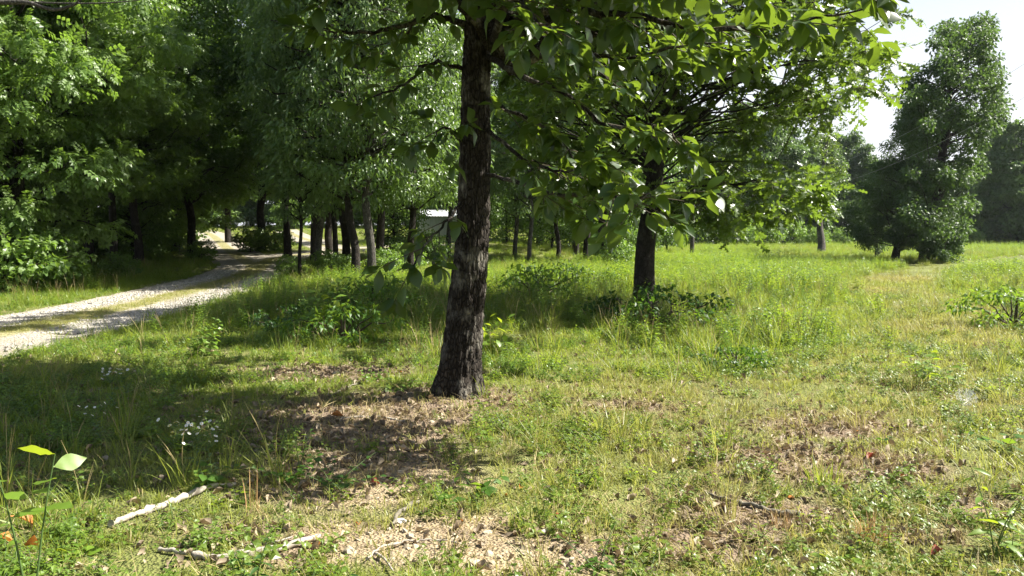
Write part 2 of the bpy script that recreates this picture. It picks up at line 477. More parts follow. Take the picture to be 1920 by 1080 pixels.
m, nt, out = new_mat('meadow_soil')
ta = nd(nt, 'ShaderNodeAttribute', attribute_name='tint')
tc = nd(nt, 'ShaderNodeTexCoord')
P_ = tc.outputs['Object']
n1, n2_, n3_ = noise(nt, 2.2, 6, 0.65, P_), noise(nt, 28, 5, 0.7, P_), noise(nt, 0.35, 4, 0.6, P_)
vo = nd(nt, 'ShaderNodeTexVoronoi'); vo.inputs['Scale'].default_value = 55; nt.links.new(P_, vo.inputs['Vector'])
soil = mixc(nt, ramp(nt, n2_, 0.3, 0.7), (0.20, 0.15, 0.09), (0.35, 0.275, 0.17))
soil = mixc(nt, math_(nt, 'MULTIPLY', ramp(nt, vo.outputs['Color'], 0.6, 0.85), 0.5), soil, (0.44, 0.37, 0.26))
soil = mixc(nt, ramp(nt, n1, 0.52, 0.7), soil, (0.15, 0.105, 0.07))
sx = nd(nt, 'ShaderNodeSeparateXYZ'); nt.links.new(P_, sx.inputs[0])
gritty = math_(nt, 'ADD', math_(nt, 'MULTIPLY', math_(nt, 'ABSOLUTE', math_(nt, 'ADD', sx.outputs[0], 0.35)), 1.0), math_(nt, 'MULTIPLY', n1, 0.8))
gritty = math_(nt, 'ADD', gritty, math_(nt, 'MULTIPLY', ramp(nt, sx.outputs[1], 5.3, 6.2), 1.2))  # farther in, brown humus also paints the tree's shade into the soil
humus_shade = mixc(nt, ramp(nt, n2_, 0.3, 0.7), (0.12, 0.085, 0.058), (0.27, 0.205, 0.145))
soil = mixc(nt, ramp(nt, gritty, 0.9, 1.5), soil, humus_shade)
turf = mixc(nt, ramp(nt, n2_, 0.35, 0.7), (0.060, 0.085, 0.022), (0.20, 0.19, 0.07))
turf = mixc(nt, ramp(nt, n3_, 0.40, 0.65), turf, (0.17, 0.19, 0.055))
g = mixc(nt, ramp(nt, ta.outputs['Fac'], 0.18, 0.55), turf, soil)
b = nd(nt, 'ShaderNodeBsdfPrincipled'); b.inputs['Roughness'].default_value = 0.95; b.inputs['Specular IOR Level'].default_value = 0.15
nt.links.new(g, b.inputs['Base Color'])
bu = nd(nt, 'ShaderNodeBump'); bu.inputs['Strength'].default_value = 0.8; bu.inputs['Distance'].default_value = 0.03
nt.links.new(math_(nt, 'ADD', n2_, vo.outputs['Distance']), bu.inputs['Height']); nt.links.new(bu.outputs[0], b.inputs['Normal'])
nt.links.new(b.outputs[0], out.inputs['Surface'])
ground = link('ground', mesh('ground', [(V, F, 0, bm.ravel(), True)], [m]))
tag(ground, 'meadow ground with thin grass and bare stony soil', kind='structure')

# gravel drive: a crowned ribbon with two wheel tracks and a grassy middle
m, nt, out = new_mat('drive_gravel')
ta = nd(nt, 'ShaderNodeAttribute', attribute_name='tint')
tc = nd(nt, 'ShaderNodeTexCoord'); P_ = tc.outputs['Object']
n1, n2_ = noise(nt, 9, 6, 0.7, P_), noise(nt, 1.3, 4, 0.6, P_)
vo = nd(nt, 'ShaderNodeTexVoronoi'); vo.inputs['Scale'].default_value = 26; nt.links.new(P_, vo.inputs['Vector'])
gr = mixc(nt, ramp(nt, vo.outputs['Color'], 0.1, 0.9), (0.19, 0.172, 0.14), (0.40, 0.37, 0.31))
gr = mixc(nt, math_(nt, 'MULTIPLY', ramp(nt, n2_, 0.42, 0.62), 0.8), gr, (0.30, 0.26, 0.19))
mid = mixc(nt, ramp(nt, n1, 0.35, 0.65), (0.12, 0.13, 0.045), (0.33, 0.29, 0.15))
g = mixc(nt, ramp(nt, math_(nt, 'ADD', ta.outputs['Fac'], math_(nt, 'MULTIPLY', math_(nt, 'SUBTRACT', n1, 0.5), 0.8)), 0.35, 0.65), gr, mid)
b = nd(nt, 'ShaderNodeBsdfPrincipled'); b.inputs['Roughness'].default_value = 0.9; b.inputs['Specular IOR Level'].default_value = 0.2
nt.links.new(g, b.inputs['Base Color'])
bu = nd(nt, 'ShaderNodeBump'); bu.inputs['Strength'].default_value = 0.7; bu.inputs['Distance'].default_value = 0.04
nt.links.new(math_(nt, 'ADD', vo.outputs['Distance'], n1), bu.inputs['Height']); nt.links.new(bu.outputs[0], b.inputs['Normal'])
nt.links.new(b.outputs[0], out.inputs['Surface'])
M['drive'] = m
for k, (L, hw) in enumerate(ROADS):
    T = unit(np.gradient(L, axis=0)); N = np.stack([-T[:, 1], T[:, 0]], -1)
    us = np.linspace(-1, 1, 17)
    XY = L[:, None] + N[:, None] * (us * (hw + 0.25))[None, :, None]
    prof = -0.035 * np.exp(-((np.abs(us) - 0.55) / 0.2) ** 2) - 0.07 * (np.abs(us) > 0.98)
    zz = H0(XY[..., 0], XY[..., 1]) + prof[None] - 0.012 + 0.004 * k + (fbm(XY[..., 0], XY[..., 1], 0.5, 4.0) - 0.5) * 0.03
    Vr = np.concatenate([XY, zz[..., None]], -1).reshape(-1, 3)
    a, c = np.meshgrid(np.arange(len(L) - 1), np.arange(16), indexing='ij')
    Fr = np.stack([a * 17 + c, a * 17 + c + 1, (a + 1) * 17 + c + 1, (a + 1) * 17 + c], -1).reshape(-1, 4)
    tnt = np.clip(np.exp(-(us / 0.24) ** 2) * 1.0 + sstep(0.86, 1.0, np.abs(us)) * 0.8, 0, 1)
    o = link(['gravel_road', 'road_fork', 'road_spur'][k], mesh('drive', [(Vr, Fr, 0, np.tile(tnt, len(L)), True)], [M['drive']]))
    tag(o, ['pale gravel drive with two wheel tracks and a grassy middle', 'gravel fork of the drive leading up to the sunny clearing', 'short gravel spur crossing the clearing'][k], kind='structure')

# ------------------------------------------------------------------ ground cover: tufts scattered as stuff
def proto(name, chunks, mats):
    return bpy.data.objects.new(name, mesh(name, chunks, mats))
def blade_set(n, spread, hmin, hmax, lean, w, r, narrow=0.5):
    """n bent blades round a tuft"""
    Vs, Fs, T = [], [], []
    for k in range(n):
        a, rr = r.random() * 6.283, spread * math.sqrt(r.random())
        p = np.array([rr * math.cos(a), rr * math.sin(a), -0.01])
        az = a + r.normal(0, 0.9); h = r.uniform(hmin, hmax); ln = r.uniform(0.15, 1) * lean
        dirh = np.array([math.cos(az), math.sin(az), 0]); side = np.array([-math.sin(az), math.cos(az), 0])
        side = unit(side + r.normal(0, 0.5) * dirh)
        pts = [p + dirh * ln * h * t ** 1.8 + np.array([0, 0, h * (t - 0.35 * ln * t * t)]) for t in (0, 0.4, 0.75, 1.0)]
        ww = w * r.uniform(0.6, 1.3)
        V = []
        for q, f in zip(pts, (0.8, 1.0, 0.6)): V += [q - side * ww * f * 0.5, q + side * ww * f * 0.5]
        V.append(pts[3])
        o = len(Vs) * 7
        Vs.append(np.array(V)); T.append(np.full(7, r.random()))
        Fs.append(np.array([[0, 1, 3], [0, 3, 2], [2, 3, 5], [2, 5, 4], [4, 5, 6]]) + o)
    return np.vstack(Vs), np.vstack(Fs), np.concatenate(T)
def leafy_stem(h, n, ls, r, tm=NARROW, droop=0.15, lean=0.15, rise_=0.5, t0=0.12):
    az0 = r.random() * 6.283
    top = np.array([math.cos(az0) * lean * h, math.sin(az0) * lean * h, h])
    P = np.array([top * np.array([t ** 1.6, t ** 1.6, t]) for t in np.linspace(0, 1, 5)])
    sv, sf = tube(P, np.linspace(0.004, 0.0015, 5) * (0.7 + 0.6 * h), 3)
    t = np.linspace(t0, 1, n)
    pos = np.stack([top[0] * t ** 1.6, top[1] * t ** 1.6, h * t], -1)
    az = np.arange(n) * 2.4 + r.random() * 6
    d = np.stack([np.cos(az), np.sin(az), rise_ - droop * 3 * r.random(n)], -1)
    nr = np.stack([0.2 * r.normal(size=n), 0.2 * r.normal(size=n), np.ones(n)], -1)
    sz = ls * (1.15 - 0.65 * t) * r.uniform(0.8, 1.2, n)
    lv, lf = place(tm, pos, d, nr, sz)
    return sv, sf, lv, lf, rep(r.random(n), tm)
def plant_proto(name, stems, r, spread, mats, **kw):
    ch = []
    for k in range(stems):
        sv, sf, lv, lf, t = leafy_stem(kw['h'] * r.uniform(0.7, 1.15), kw['n'], kw['ls'], r, kw.get('tm', NARROW), kw.get('droop', 0.15), kw.get('lean', 0.15), kw.get('rise_', 0.5), kw.get('t0', 0.12))
        o = np.array([r.normal(0, spread), r.normal(0, spread), -0.01])
        ch.append((sv + o, sf, 1, 0.5, True)); ch.append((lv + o, lf, 0, t, False))
    return proto(name, ch, mats)
pr = np.random.default_rng(5)
G_SHORT, G_TALL, G_STRAW, G_WEED, G_LOW, G_FAR, G_LITTER, G_PEB = [], [], [], [], [], [], [], []
for k in range(6):
    v, f, t = blade_set(22, 0.085, 0.02, 0.065 + 0.014 * k, 1.2, 0.0055, pr); G_SHORT.append(proto('turf_tuft', [(v, f, 0, t, False)], [M['grass']]))
for k in range(4):
    v, f, t = blade_set(30, 0.09, 0.12, 0.36 + 0.06 * k, 0.9, 0.0065, pr)
    ch = [(v, f, 0, t, False)]
    for q in range(3):      # seed stalks
        a = pr.random() * 6.28; h = pr.uniform(0.35, 0.6)
        P = np.array([[math.cos(a) * h * 0.25 * s ** 2, math.sin(a) * h * 0.25 * s ** 2, h * s] for s in np.linspace(0, 1, 5)])
        sv, sf = tube(P, [0.0014, 0.0012, 0.001, 0.0022, 0.0006], 3); ch.append((sv, sf, 1, 0.6, False))
    G_TALL.append(proto('tall_tuft', ch, [M['grass'], M['straw']]))
for k in range(4):
    v, f, t = blade_set(14, 0.09, 0.03, 0.14, 1.5, 0.003, pr); G_STRAW.append(proto('straw_tuft', [(v, f, 0, t, False)], [M['straw']]))
for k in range(3):
    G_WEED.append(plant_proto('weed_stems', 4, pr, 0.06, [M['weed'], M['stem']], h=0.62, n=26, ls=0.10, tm=NARROW))
for k in range(2):
    G_WEED.append(plant_proto('broad_weed', 4, pr, 0.07, [M['weed'], M['stem']], h=0.45, n=16, ls=0.13, tm=LEAF, rise_=0.3))
for k in range(4):
    G_LOW.append(plant_proto('low_weed', 5, pr, 0.05, [M['weed'], M['stem']], h=0.13, n=9, ls=0.055, tm=[LEAF, ROUND, NARROW, LEAF][k], lean=0.7, rise_=0.2))
for k in range(4):      # wide patches for the far field
    ch = []
    v, f, t = blade_set(70, 0.45, 0.18, 0.55, 0.7, 0.016, pr); ch.append((v, f, 0, t, False))
    for q in range(7 if k < 3 else 1):
        sv, sf, lv, lf, t = leafy_stem(pr.uniform(0.3, 0.75), 16, 0.12, pr, LEAF); o = np.array([pr.normal(0, 0.25), pr.normal(0, 0.25), 0])
        ch += [(lv + o, lf, 1, t, False)]
    G_FAR.append(proto('field_patch', ch, [M['grass'], M['weed']]))
CURL = [tm_grid([0.03, 0.16, 0.26, 0.24, 0.12, 0.01], f_, b_, 0.1, 0.05) for f_, b_ in ((0.5, 0.5), (-0.4, 0.3), (0.9, -0.5))]
for k in range(3):
    v, f = CURL[k]; G_LITTER.append(proto('dry_leaf', [(v - np.array([0, 0.5, 0]), f, 0, 0.3 * k, True)], [M['litter']]))
for k in range(2):      # broken straw lying on the soil
    ch = []
    for q in range(8):
        a = pr.random() * 3.14; l = pr.uniform(0.2, 0.7); c = pr.normal(0, 0.5, 2)
        P = np.array([[c[0] - math.cos(a) * l, c[1] - math.sin(a) * l, 0.02], [c[0], c[1], 0.10 * pr.random()], [c[0] + math.cos(a) * l, c[1] + math.sin(a) * l, 0.03]])
        sv, sf = tube(P, 0.018, 3); ch.append((sv, sf, 0, pr.random(), False))
    G_LITTER.append(proto('straw_bits', ch, [M['straw']]))
def pebble(r, n_lat=4, n_lon=6, squash=0.6):
    V = [[0, 0, 1.0]]; F = []
    for a in range(1, n_lat):
        for b in range(n_lon):
            th, ph = math.pi * a / n_lat, 2 * math.pi * (b + 0.5 * (a % 2)) / n_lon
            V.append([math.sin(th) * math.cos(ph), math.sin(th) * math.sin(ph), math.cos(th)])
    V.append([0, 0, -1.0]); V = np.array(V); last = len(V) - 1
    V = V * r.uniform(0.72, 1.2, (len(V), 1)) * np.array([1, r.uniform(0.65, 1), squash])
    for b in range(n_lon):
        c = (b + 1) % n_lon
        F.append([0, 1 + b, 1 + c]); F.append([last, 1 + (n_lat - 2) * n_lon + c, 1 + (n_lat - 2) * n_lon + b])
        for a in range(n_lat - 2):
            p, q = 1 + a * n_lon, 1 + (a + 1) * n_lon
            F += [[p + b, q + b, q + c], [p + b, q + c, p + c]]
    return V, np.array(F)
for k in range(3):
    v, f = pebble(pr); G_PEB.append(proto('pebble', [(v, f, 0, 0.3 * k, k > 0)], [M['gravel']]))
S_PEB = []
for k in range(3):
    v, f = pebble(pr); S_PEB.append(proto('soil_stone', [(v, f, 0, 0.3 * k, False)], [M['stone']]))

def scatter(name, protos, pts, rot, scl, dry, idx=None):
    """one stuff object whose points carry the tufts"""
    n = len(pts)
    pc = bpy.data.collections.new(name + '_tufts')
    for p in protos: pc.objects.link(p)
    me = bpy.data.meshes.new(name)
    me.vertices.add(n); me.vertices.foreach_set('co', np.asarray(pts, np.float32).ravel())
    for nm, ty, val in (('rot', 'FLOAT_VECTOR', rot), ('scl', 'FLOAT', scl), ('dry', 'FLOAT', dry)):
        a = me.attributes.new(nm, ty, 'POINT')
        a.data.foreach_set('vector' if ty == 'FLOAT_VECTOR' else 'value', np.asarray(val, np.float32).ravel())
    a = me.attributes.new('pick', 'INT', 'POINT')
    order = sorted(range(len(protos)), key=lambda q: protos[q].name)
    a.data.foreach_set('value', np.asarray(idx if idx is not None else rng.integers(0, len(protos), n), np.int32))
    o = link(name, me)
    ng = bpy.data.node_groups.new(name + '_scatter', 'GeometryNodeTree')
    ng.interface.new_socket('Geometry', in_out='INPUT', socket_type='NodeSocketGeometry')
    ng.interface.new_socket('Geometry', in_out='OUTPUT', socket_type='NodeSocketGeometry')
    N, Lk = ng.nodes, ng.links
    gi, go = N.new('NodeGroupInput'), N.new('NodeGroupOutput')
    ci = N.new('GeometryNodeCollectionInfo'); ci.inputs['Collection'].default_value = pc
    ci.inputs['Separate Children'].default_value = True; ci.inputs['Reset Children'].default_value = True
    ip = N.new('GeometryNodeInstanceOnPoints'); ip.inputs['Pick Instance'].default_value = True
    def na(nm, ty):
        q = N.new('GeometryNodeInputNamedAttribute'); q.data_type = ty; q.inputs['Name'].default_value = nm
        return q.outputs[0]
    Lk.new(gi.outputs[0], ip.inputs['Points']); Lk.new(ci.outputs[0], ip.inputs['Instance'])
    Lk.new(na('pick', 'INT'), ip.inputs['Instance Index'])
    er = N.new('FunctionNodeEulerToRotation'); Lk.new(na('rot', 'FLOAT_VECTOR'), er.inputs[0]); Lk.new(er.outputs[0], ip.inputs['Rotation'])
    Lk.new(na('scl', 'FLOAT'), ip.inputs['Scale']); Lk.new(ip.outputs[0], go.inputs[0])
    md = o.modifiers.new('scatter', 'NODES'); md.node_group = ng
    return o

def field_points(y0, y1, per_m2, margin=1.6):
    """random points on the ground in the visible wedge between depths y0 and y1"""
    half = 960.0 / FPX
    area = (half * (y0 + y1) + 2 * margin) * (y1 - y0)
    n = int(area * per_m2)
    w0, w1 = half * y0 + margin, half * y1 + margin
    t = rng.random(n)
    yy = y0 + (y1 - y0) * ((np.sqrt(w0 * w0 + (w1 * w1 - w0 * w0) * t) - w0) / max(w1 - w0, 1e-6))
    xx = (rng.random(n) * 2 - 1) * (half * yy + margin)
    return xx, yy
def euler(n, tilt=0.15):
    return np.stack([rng.normal(0, tilt, n), rng.normal(0, tilt, n), rng.random(n) * 6.283], -1)
def on_ground(x, y, dz=0.0):
    return np.stack([x, y, height(x, y) + dz], -1)
def dryness(x, y):
    d_ = 0.25 + 1.6 * (fbm(x, y, 2.4, 31.0) - 0.5) + 0.35 * bare_mask(x, y) + 0.42 * sstep(-1.0, 1.5, x) * sstep(11, 7, y)
    d_ = d_ + 0.4 * sstep(1.8, 0.6, dist_line(x, y, trail))
    return np.clip(d_ - 0.4 * tall_mask(x, y) - 0.25 * sstep(1.0, -3.0, x) * sstep(6, 9, y) - 0.17, 0, 0.95)

def sow(spec, keepfn):
    P, D = [], []
    for y0, y1, dens in spec:
        x, y = field_points(y0, y1, dens)
        k = rng.random(len(x)) < keepfn(x, y)
        P.append(np.stack([x[k], y[k]], -1))
    P = np.vstack(P)
    return P[:, 0], P[:, 1]
off_road = lambda x, y: sstep(-0.15, 0.25, road_mask(x, y))
trunk_gap = lambda x, y: sstep(0.20, 0.27, np.hypot(x - TREE_A[0], y - TREE_A[1]))

STICKS = [np.array([gnd(px, py)[:2] for px, py in q]) for q in ([(208, 1000), (300, 965), (390, 935), (442, 922)], [(300, 1045), (400, 1062), (540, 1040), (600, 1016)], [(1322, 935), (1410, 957), (1500, 974)])]
stick_gap = lambda x, y: np.prod([sstep(0.04, 0.16, dist_line(x, y, L_)) for L_ in STICKS], axis=0)

x, y = sow([(2.6, 5, 170), (5, 9, 150), (9, 16, 100), (16, 30, 40)], lambda x, y: off_road(x, y) * trunk_gap(x, y) * np.clip(1.05 - 1.05 * bare_mask(x, y), 0.12, 1) * (0.25 + 0.75 * sstep(0.36, 0.52, fbm(x, y, 0.45, 61.0) + 0.3 * sstep(8, 14, y))) * (0.3 + 0.7 * stick_gap(x, y)))
tag(scatter('turf', G_SHORT, on_ground(x, y), euler(len(x)), rng.uniform(0.6, 1.25, len(x)) * (1 + 0.04 * np.maximum(y - 9, 0)), dryness(x, y)), 'short yellowish green turf covering the meadow floor', kind='stuff')
x, y = sow([(2.6, 9, 48), (9, 18, 18)], lambda x, y: off_road(x, y) * trunk_gap(x, y) * (0.25 + 0.75 * sstep(0.2, 0.7, dryness(x, y))))
tag(scatter('dry_grass', G_STRAW, on_ground(x, y), euler(len(x), 0.3), rng.uniform(0.6, 1.3, len(x)), np.zeros(len(x))), 'straw coloured dead grass between the green tufts', kind='stuff')
x, y = sow([(3, 9, 9), (9, 20, 22), (20, 34, 12)], lambda x, y: stick_gap(x, y) * off_road(x, y) * trunk_gap(x, y) * np.clip(0.12 * (1 - bare_mask(x, y)) + 0.9 * tall_mask(x, y) + 0.5 * sstep(0.0, -2.2, x) * sstep(3.6, 4.6, y) * sstep(8.5, 6, y) * (1 - bare_mask(x, y)), 0, 1))
tag(scatter('tall_grass', G_TALL, on_ground(x, y), euler(len(x)), rng.uniform(0.55, 1.1, len(x)), np.clip(dryness(x, y) - 0.1, 0, 1)), 'taller seeding grass in loose tufts across the meadow', kind='stuff')
x, y = sow([(7, 20, 22), (20, 40, 10)], lambda x, y: off_road(x, y) * tall_mask(x, y) ** 1.3)
tag(scatter('tall_weeds', G_WEED, on_ground(x, y), euler(len(x)), rng.uniform(0.45, 1.1, len(x)), 0.3 * dryness(x, y)), 'tall leafy weeds massed in the meadow', kind='stuff')
x, y = sow([(2.6, 6, 42), (6, 12, 40), (12, 22, 26)], lambda x, y: stick_gap(x, y) * off_road(x, y) * trunk_gap(x, y) * np.clip(sstep(0.42, 0.62, fbm(x, y, 0.9, 41.0)) * (1 - bare_mask(x, y)) + 0.10 * (1 - bare_mask(x, y)), 0, 1))
tag(scatter('low_weeds', G_LOW, on_ground(x, y), euler(len(x), 0.2), rng.uniform(0.5, 1.25, len(x)), 0.5 * dryness(x, y)), 'low broad leaved weeds creeping through the turf', kind='stuff')
x, y = sow([(22, 40, 4.2), (40, 75, 2.0), (75, 120, 1.0)], lambda x, y: off_road(x, y) * (1 - 0.55 * sstep(1.5, 0.4, dist_line(x, y, trail))))
tag(scatter('meadow_grass', G_FAR, on_ground(x, y), euler(len(x), 0.08), rng.uniform(0.6, 1.2, len(x)) * (0.35 + 0.75 * np.clip(tall_mask(x, y) + 0.35 * sstep(-3, 3, x), 0, 1)) * (1 - 0.7 * sstep(2.0, 0.7, dist_line(x, y, trail))), np.clip(dryness(x, y), 0, 0.9)), 'knee high sunny grass and weeds of the far meadow', kind='stuff')
x, y = sow([(2.8, 6, 620), (6, 12, 420)], lambda x, y: off_road(x, y) * trunk_gap(x, y) * np.clip(0.07 + bare_mask(x, y) * (0.12 + 0.9 * sstep(0.4, 1.3, np.abs(x + 0.35)) + 0.6 * sstep(5.2, 6.0, y)), 0, 1))
n = len(x)
tag(scatter('leaf_litter', G_LITTER, on_ground(x, y, 0.006), np.stack([rng.normal(0, 0.5, n), rng.normal(0, 0.5, n), rng.random(n) * 6.28], -1), rng.uniform(0.03, 0.085, n), np.zeros(n), rng.choice(5, n, p=[0.27, 0.27, 0.26, 0.1, 0.1])), 'brown dead leaves and broken straw littering the bare soil', kind='stuff')
x, y = sow([(2.8, 9, 170)], lambda x, y: np.clip(1.2 * bare_mask(x, y) - 0.25, 0, 1) * sstep(1.2, 0.2, np.abs(x + 0.3)) * trunk_gap(x, y))
n = len(x)
tag(scatter('pebbles', S_PEB, on_ground(x, y, 0.0), euler(n, 0.5), 0.006 + 0.022 * rng.random(n) ** 3, np.zeros(n)), 'small tan pebbles on the bare soil in front of the trunk', kind='stuff')
# loose stone on the drive
L, hw = ROADS[0]
seg = rng.integers(0, len(L) - 1, 46000); t = rng.random(46000)[:, None]; p = L[seg] * (1 - t) + L[seg + 1] * t
u = np.concatenate([rng.normal(0.58, 0.17, 23000), rng.normal(-0.58, 0.17, 23000)]) * hw
T = unit(L[seg + 1] - L[seg]); p = p + np.stack([-T[:, 1], T[:, 0]], -1) * u[:, None]
k = (p[:, 1] < 32) & (p[:, 0] > -16)
p, u = p[k], u[k]; n = len(p)
tag(scatter('gravel', G_PEB, np.stack([p[:, 0], p[:, 1], H0(p[:, 0], p[:, 1]) - 0.03], -1), euler(n, 0.5), 0.012 + 0.03 * rng.random(n) ** 2, np.zeros(n)), 'loose pale crushed stone on the wheel tracks', kind='stuff')
# grass down the middle of the drive
seg = rng.integers(0, len(L) - 1, 4200); t = rng.random(4200)[:, None]; p = L[seg] * (1 - t) + L[seg + 1] * t
T = unit(L[seg + 1] - L[seg]); p = p + np.stack([-T[:, 1], T[:, 0]], -1) * (rng.normal(0, 0.19, 4200) * hw)[:, None]
p = p[(p[:, 1] < 40) & (p[:, 0] > -18)]; n = len(p)
tag(scatter('verge_grass', G_SHORT, np.stack([p[:, 0], p[:, 1], H0(p[:, 0], p[:, 1]) - 0.02], -1), euler(n), rng.uniform(0.4, 1.0, n), rng.uniform(0.2, 0.8, n)), 'thin dry grass growing down the middle of the drive', kind='stuff')
# ------------------------------------------------------------------ trees
def rad_dirs(n, r):
    return unit(r.normal(size=(n, 3)))
def grow(r, base, tip, r0, clusters, bow=0.035, wob=0.06, r_tip=0.02, up=0.25, flare=0.5, side=7, lside=4, nseg=14, min_limb=0.008, k_limb=0.018, start=0.22):
    """trunk from base to tip plus a limb to every cluster centre; returns trunk and limb tubes"""
    base, tip = np.asarray(base, float), np.asarray(tip, float)
    t = np.linspace(0, 1, nseg)
    L = np.linalg.norm(tip - base)
    side_v = unit(np.array([r.normal(), r.normal(), 0.0]))
    P = base + (tip - base) * t[:, None] + side_v * (bow * L * 0.3 * np.sin(t * math.pi))[:, None]
    P[1:-1] += r.normal(0, wob * L * 0.06, (nseg - 2, 3)) * np.array([1, 1, 0.2])
    fine = catmull(P, 3)
    tf = np.linspace(0, 1, len(fine))
    rad = r0 * (1 - tf) ** 0.85 + r_tip
    rad = rad + r0 * flare * np.exp(-tf * L / (2.2 * r0))
    trunk = (fine, rad)
    nodes = [fine[k] for k in range(len(fine)) if tf[k] > start]; nrad = [rad[k] for k in range(len(fine)) if tf[k] > start]
    limbs = []
    ax = fine[np.clip((np.clip((clusters[:, 2] - base[2]) / max(tip[2] - base[2], 0.1), 0, 1) * (len(fine) - 1)).astype(int), 0, len(fine) - 1)]
    order = np.argsort(np.linalg.norm(clusters - ax, axis=1))
    for ci in order:
        c = clusters[ci]
        N = np.array(nodes); NR = np.array(nrad)
        dv = c - N; dist = np.linalg.norm(dv, axis=1)
        hor = np.linalg.norm(dv[:, :2], axis=1)
        cost = dist + 1.2 * np.maximum(0, N[:, 2] - (c[2] - up * hor)) + 0.04 / np.maximum(NR, 0.006)
        q = int(np.argmin(cost)); s = N[q]; d = np.linalg.norm(c - s)
        mid = s + (c - s) * 0.5 + np.array([0, 0, 0.16 * d]) + r.normal(0, 0.07 * d, 3)
        tt = np.linspace(0, 1, 6)[:, None]
        path = (1 - tt) ** 2 * s + 2 * tt * (1 - tt) * mid + tt ** 2 * c
        path[1:5] += r.normal(0, 0.035 * d, (4, 3))
        rs = min(NR[q] * 0.75, min_limb + k_limb * d)
        rr = np.linspace(rs, max(0.25 * rs, 0.004), 6)
        limbs.append((path, rr))
        for k in range(2, 6): nodes.append(path[k]); nrad.append(rr[k])
    return trunk, limbs
def leaf_cloud(r, centres, radii, per, tm, size, flat=0.6, droop=0.4, up=1.0, nj=0.55, shell=2.0, tj=0.35, dcoh=0.7):
    """leaves in loose clumps; returns V, F, tint"""
    n = len(centres) * per
    c = np.repeat(centres, per, 0); rad = np.repeat(radii, per)
    dd = rad_dirs(n, r)
    pos = c + dd * (rad * r.random(n) ** (1 / shell))[:, None] * np.array([1, 1, flat])
    ldir = unit(dd * np.array([1, 1, 0.5]) * dcoh + r.normal(0, 0.45, (n, 3)) + np.array([0, 0, -droop]))
    nrm = dd * 0.25 + r.normal(0, nj, (n, 3)) + np.array([0, 0, up])
    sz = size * r.uniform(0.65, 1.2, n)
    V, F = place(tm, pos, ldir, nrm, sz)
    tint = np.clip(np.repeat(r.random(len(centres)), per) * (1 - tj) + r.random(n) * tj, 0, 1)
    return V, F, rep(tint, tm)
def sprays(r, centres, radii, twigs, per, tm, size, flat=0.35, droop=0.25, twig_r=0.004, up=1.0, nj=0.6):
    """twigs fanning out of each centre with leaves set along both sides"""
    tw, pos, dirs, nr, sz, ti = [], [], [], [], [], []
    for c, R_ in zip(centres, radii):
        tc_ = r.random()
        for k in range(twigs):
            d = unit(rad_dirs(1, r)[0] * np.array([1, 1, flat])) 
            l = R_ * r.uniform(0.6, 1.15)
            t = np.linspace(0, 1, 4)[:, None]
            P = c + d * l * t + np.array([0, 0, -droop * l]) * t ** 2
            tw.append((P, np.linspace(twig_r, twig_r * 0.4, 4)))
            tt = np.linspace(0.2, 1.0, per)
            side = unit(np.cross(d, [0, 0, 1.0]))
            p = c + d * l * tt[:, None] + np.array([0, 0, -droop * l]) * (tt ** 2)[:, None]
            s = np.where(np.arange(per) % 2 == 0, 1.0, -1.0)[:, None]; s[-1] = 0
            pos.append(p); dirs.append(d * 0.7 + side * s * 0.8 + np.array([0, 0, -droop]) + r.normal(0, 0.25, (per, 3)))
            nr.append(np.array([0, 0, up]) + r.normal(0, nj, (per, 3))); sz.append(size * r.uniform(0.7, 1.2, per)); ti.append(0.6 * tc_ + 0.4 * r.random(per))
    V, F = place(tm, np.vstack(pos), np.vstack(dirs), np.vstack(nr), np.concatenate(sz))
    tv, tf = tubes(tw, 3)
    return (V, F, rep(np.concatenate(ti), tm)), (tv, tf)

def env_points(r, n, zlo, zhi, rad_fn, mind=0.5, squash=0.0):
    """cluster centres in an envelope whose radius at height z is rad_fn(t)"""
    P = []
    tries = 0
    while len(P) < n and tries < 60000:
        tries += 1
        t = r.random(); R_ = rad_fn(t)
        if r.random() > (R_ / 4.5) ** 1.0 + 0.1: continue
        a = r.random() * 6.283; q = R_ * r.random() ** 0.42
        p = np.array([q * math.cos(a), q * math.sin(a), zlo + (zhi - zlo) * t])
        if P and np.min(np.linalg.norm(np.array(P) - p, axis=1)) < mind: continue
        P.append(p)
    return np.array(P)

def woodland_meshes(seed, height, r0, zlo, rad, ncl, per, tm, size, mat, bark, crad=(0.55, 1.0), droop=0.4, lean=(0, 0), flat=0.6, up=1.0, side=7, topw=0.35):
    r = np.random.default_rng(seed)
    prof = lambda t: rad * (0.55 + 0.45 * math.sin(min(1, t * 1.5) * math.pi * 0.5)) * (1 - (1 - topw) * max(0, (t - 0.45) / 0.55) ** 1.6)
    C = env_points(r, ncl, zlo, height - 0.4, prof, 0.55)
    C[:, 0] += lean[0] * C[:, 2] / height; C[:, 1] += lean[1] * C[:, 2] / height
    trunk, limbs = grow(r, (0, 0, -0.15), (lean[0], lean[1], height - 0.5), r0, C, start=max(0.15, zlo / height - 0.12))
    tv, tf = tube(*trunk, n=side)
    lv, lf = tubes(limbs, 4)
    V, F, T = leaf_cloud(r, C, r.uniform(*crad, len(C)), per, tm, size, flat, droop, up)
    return (mesh('trunk', [(tv, tf, 0, 0.5, True), (lv, lf, 0, 0.5, True)], [bark]), mesh('crown', [(V, F, 0, T, False)], [mat]))

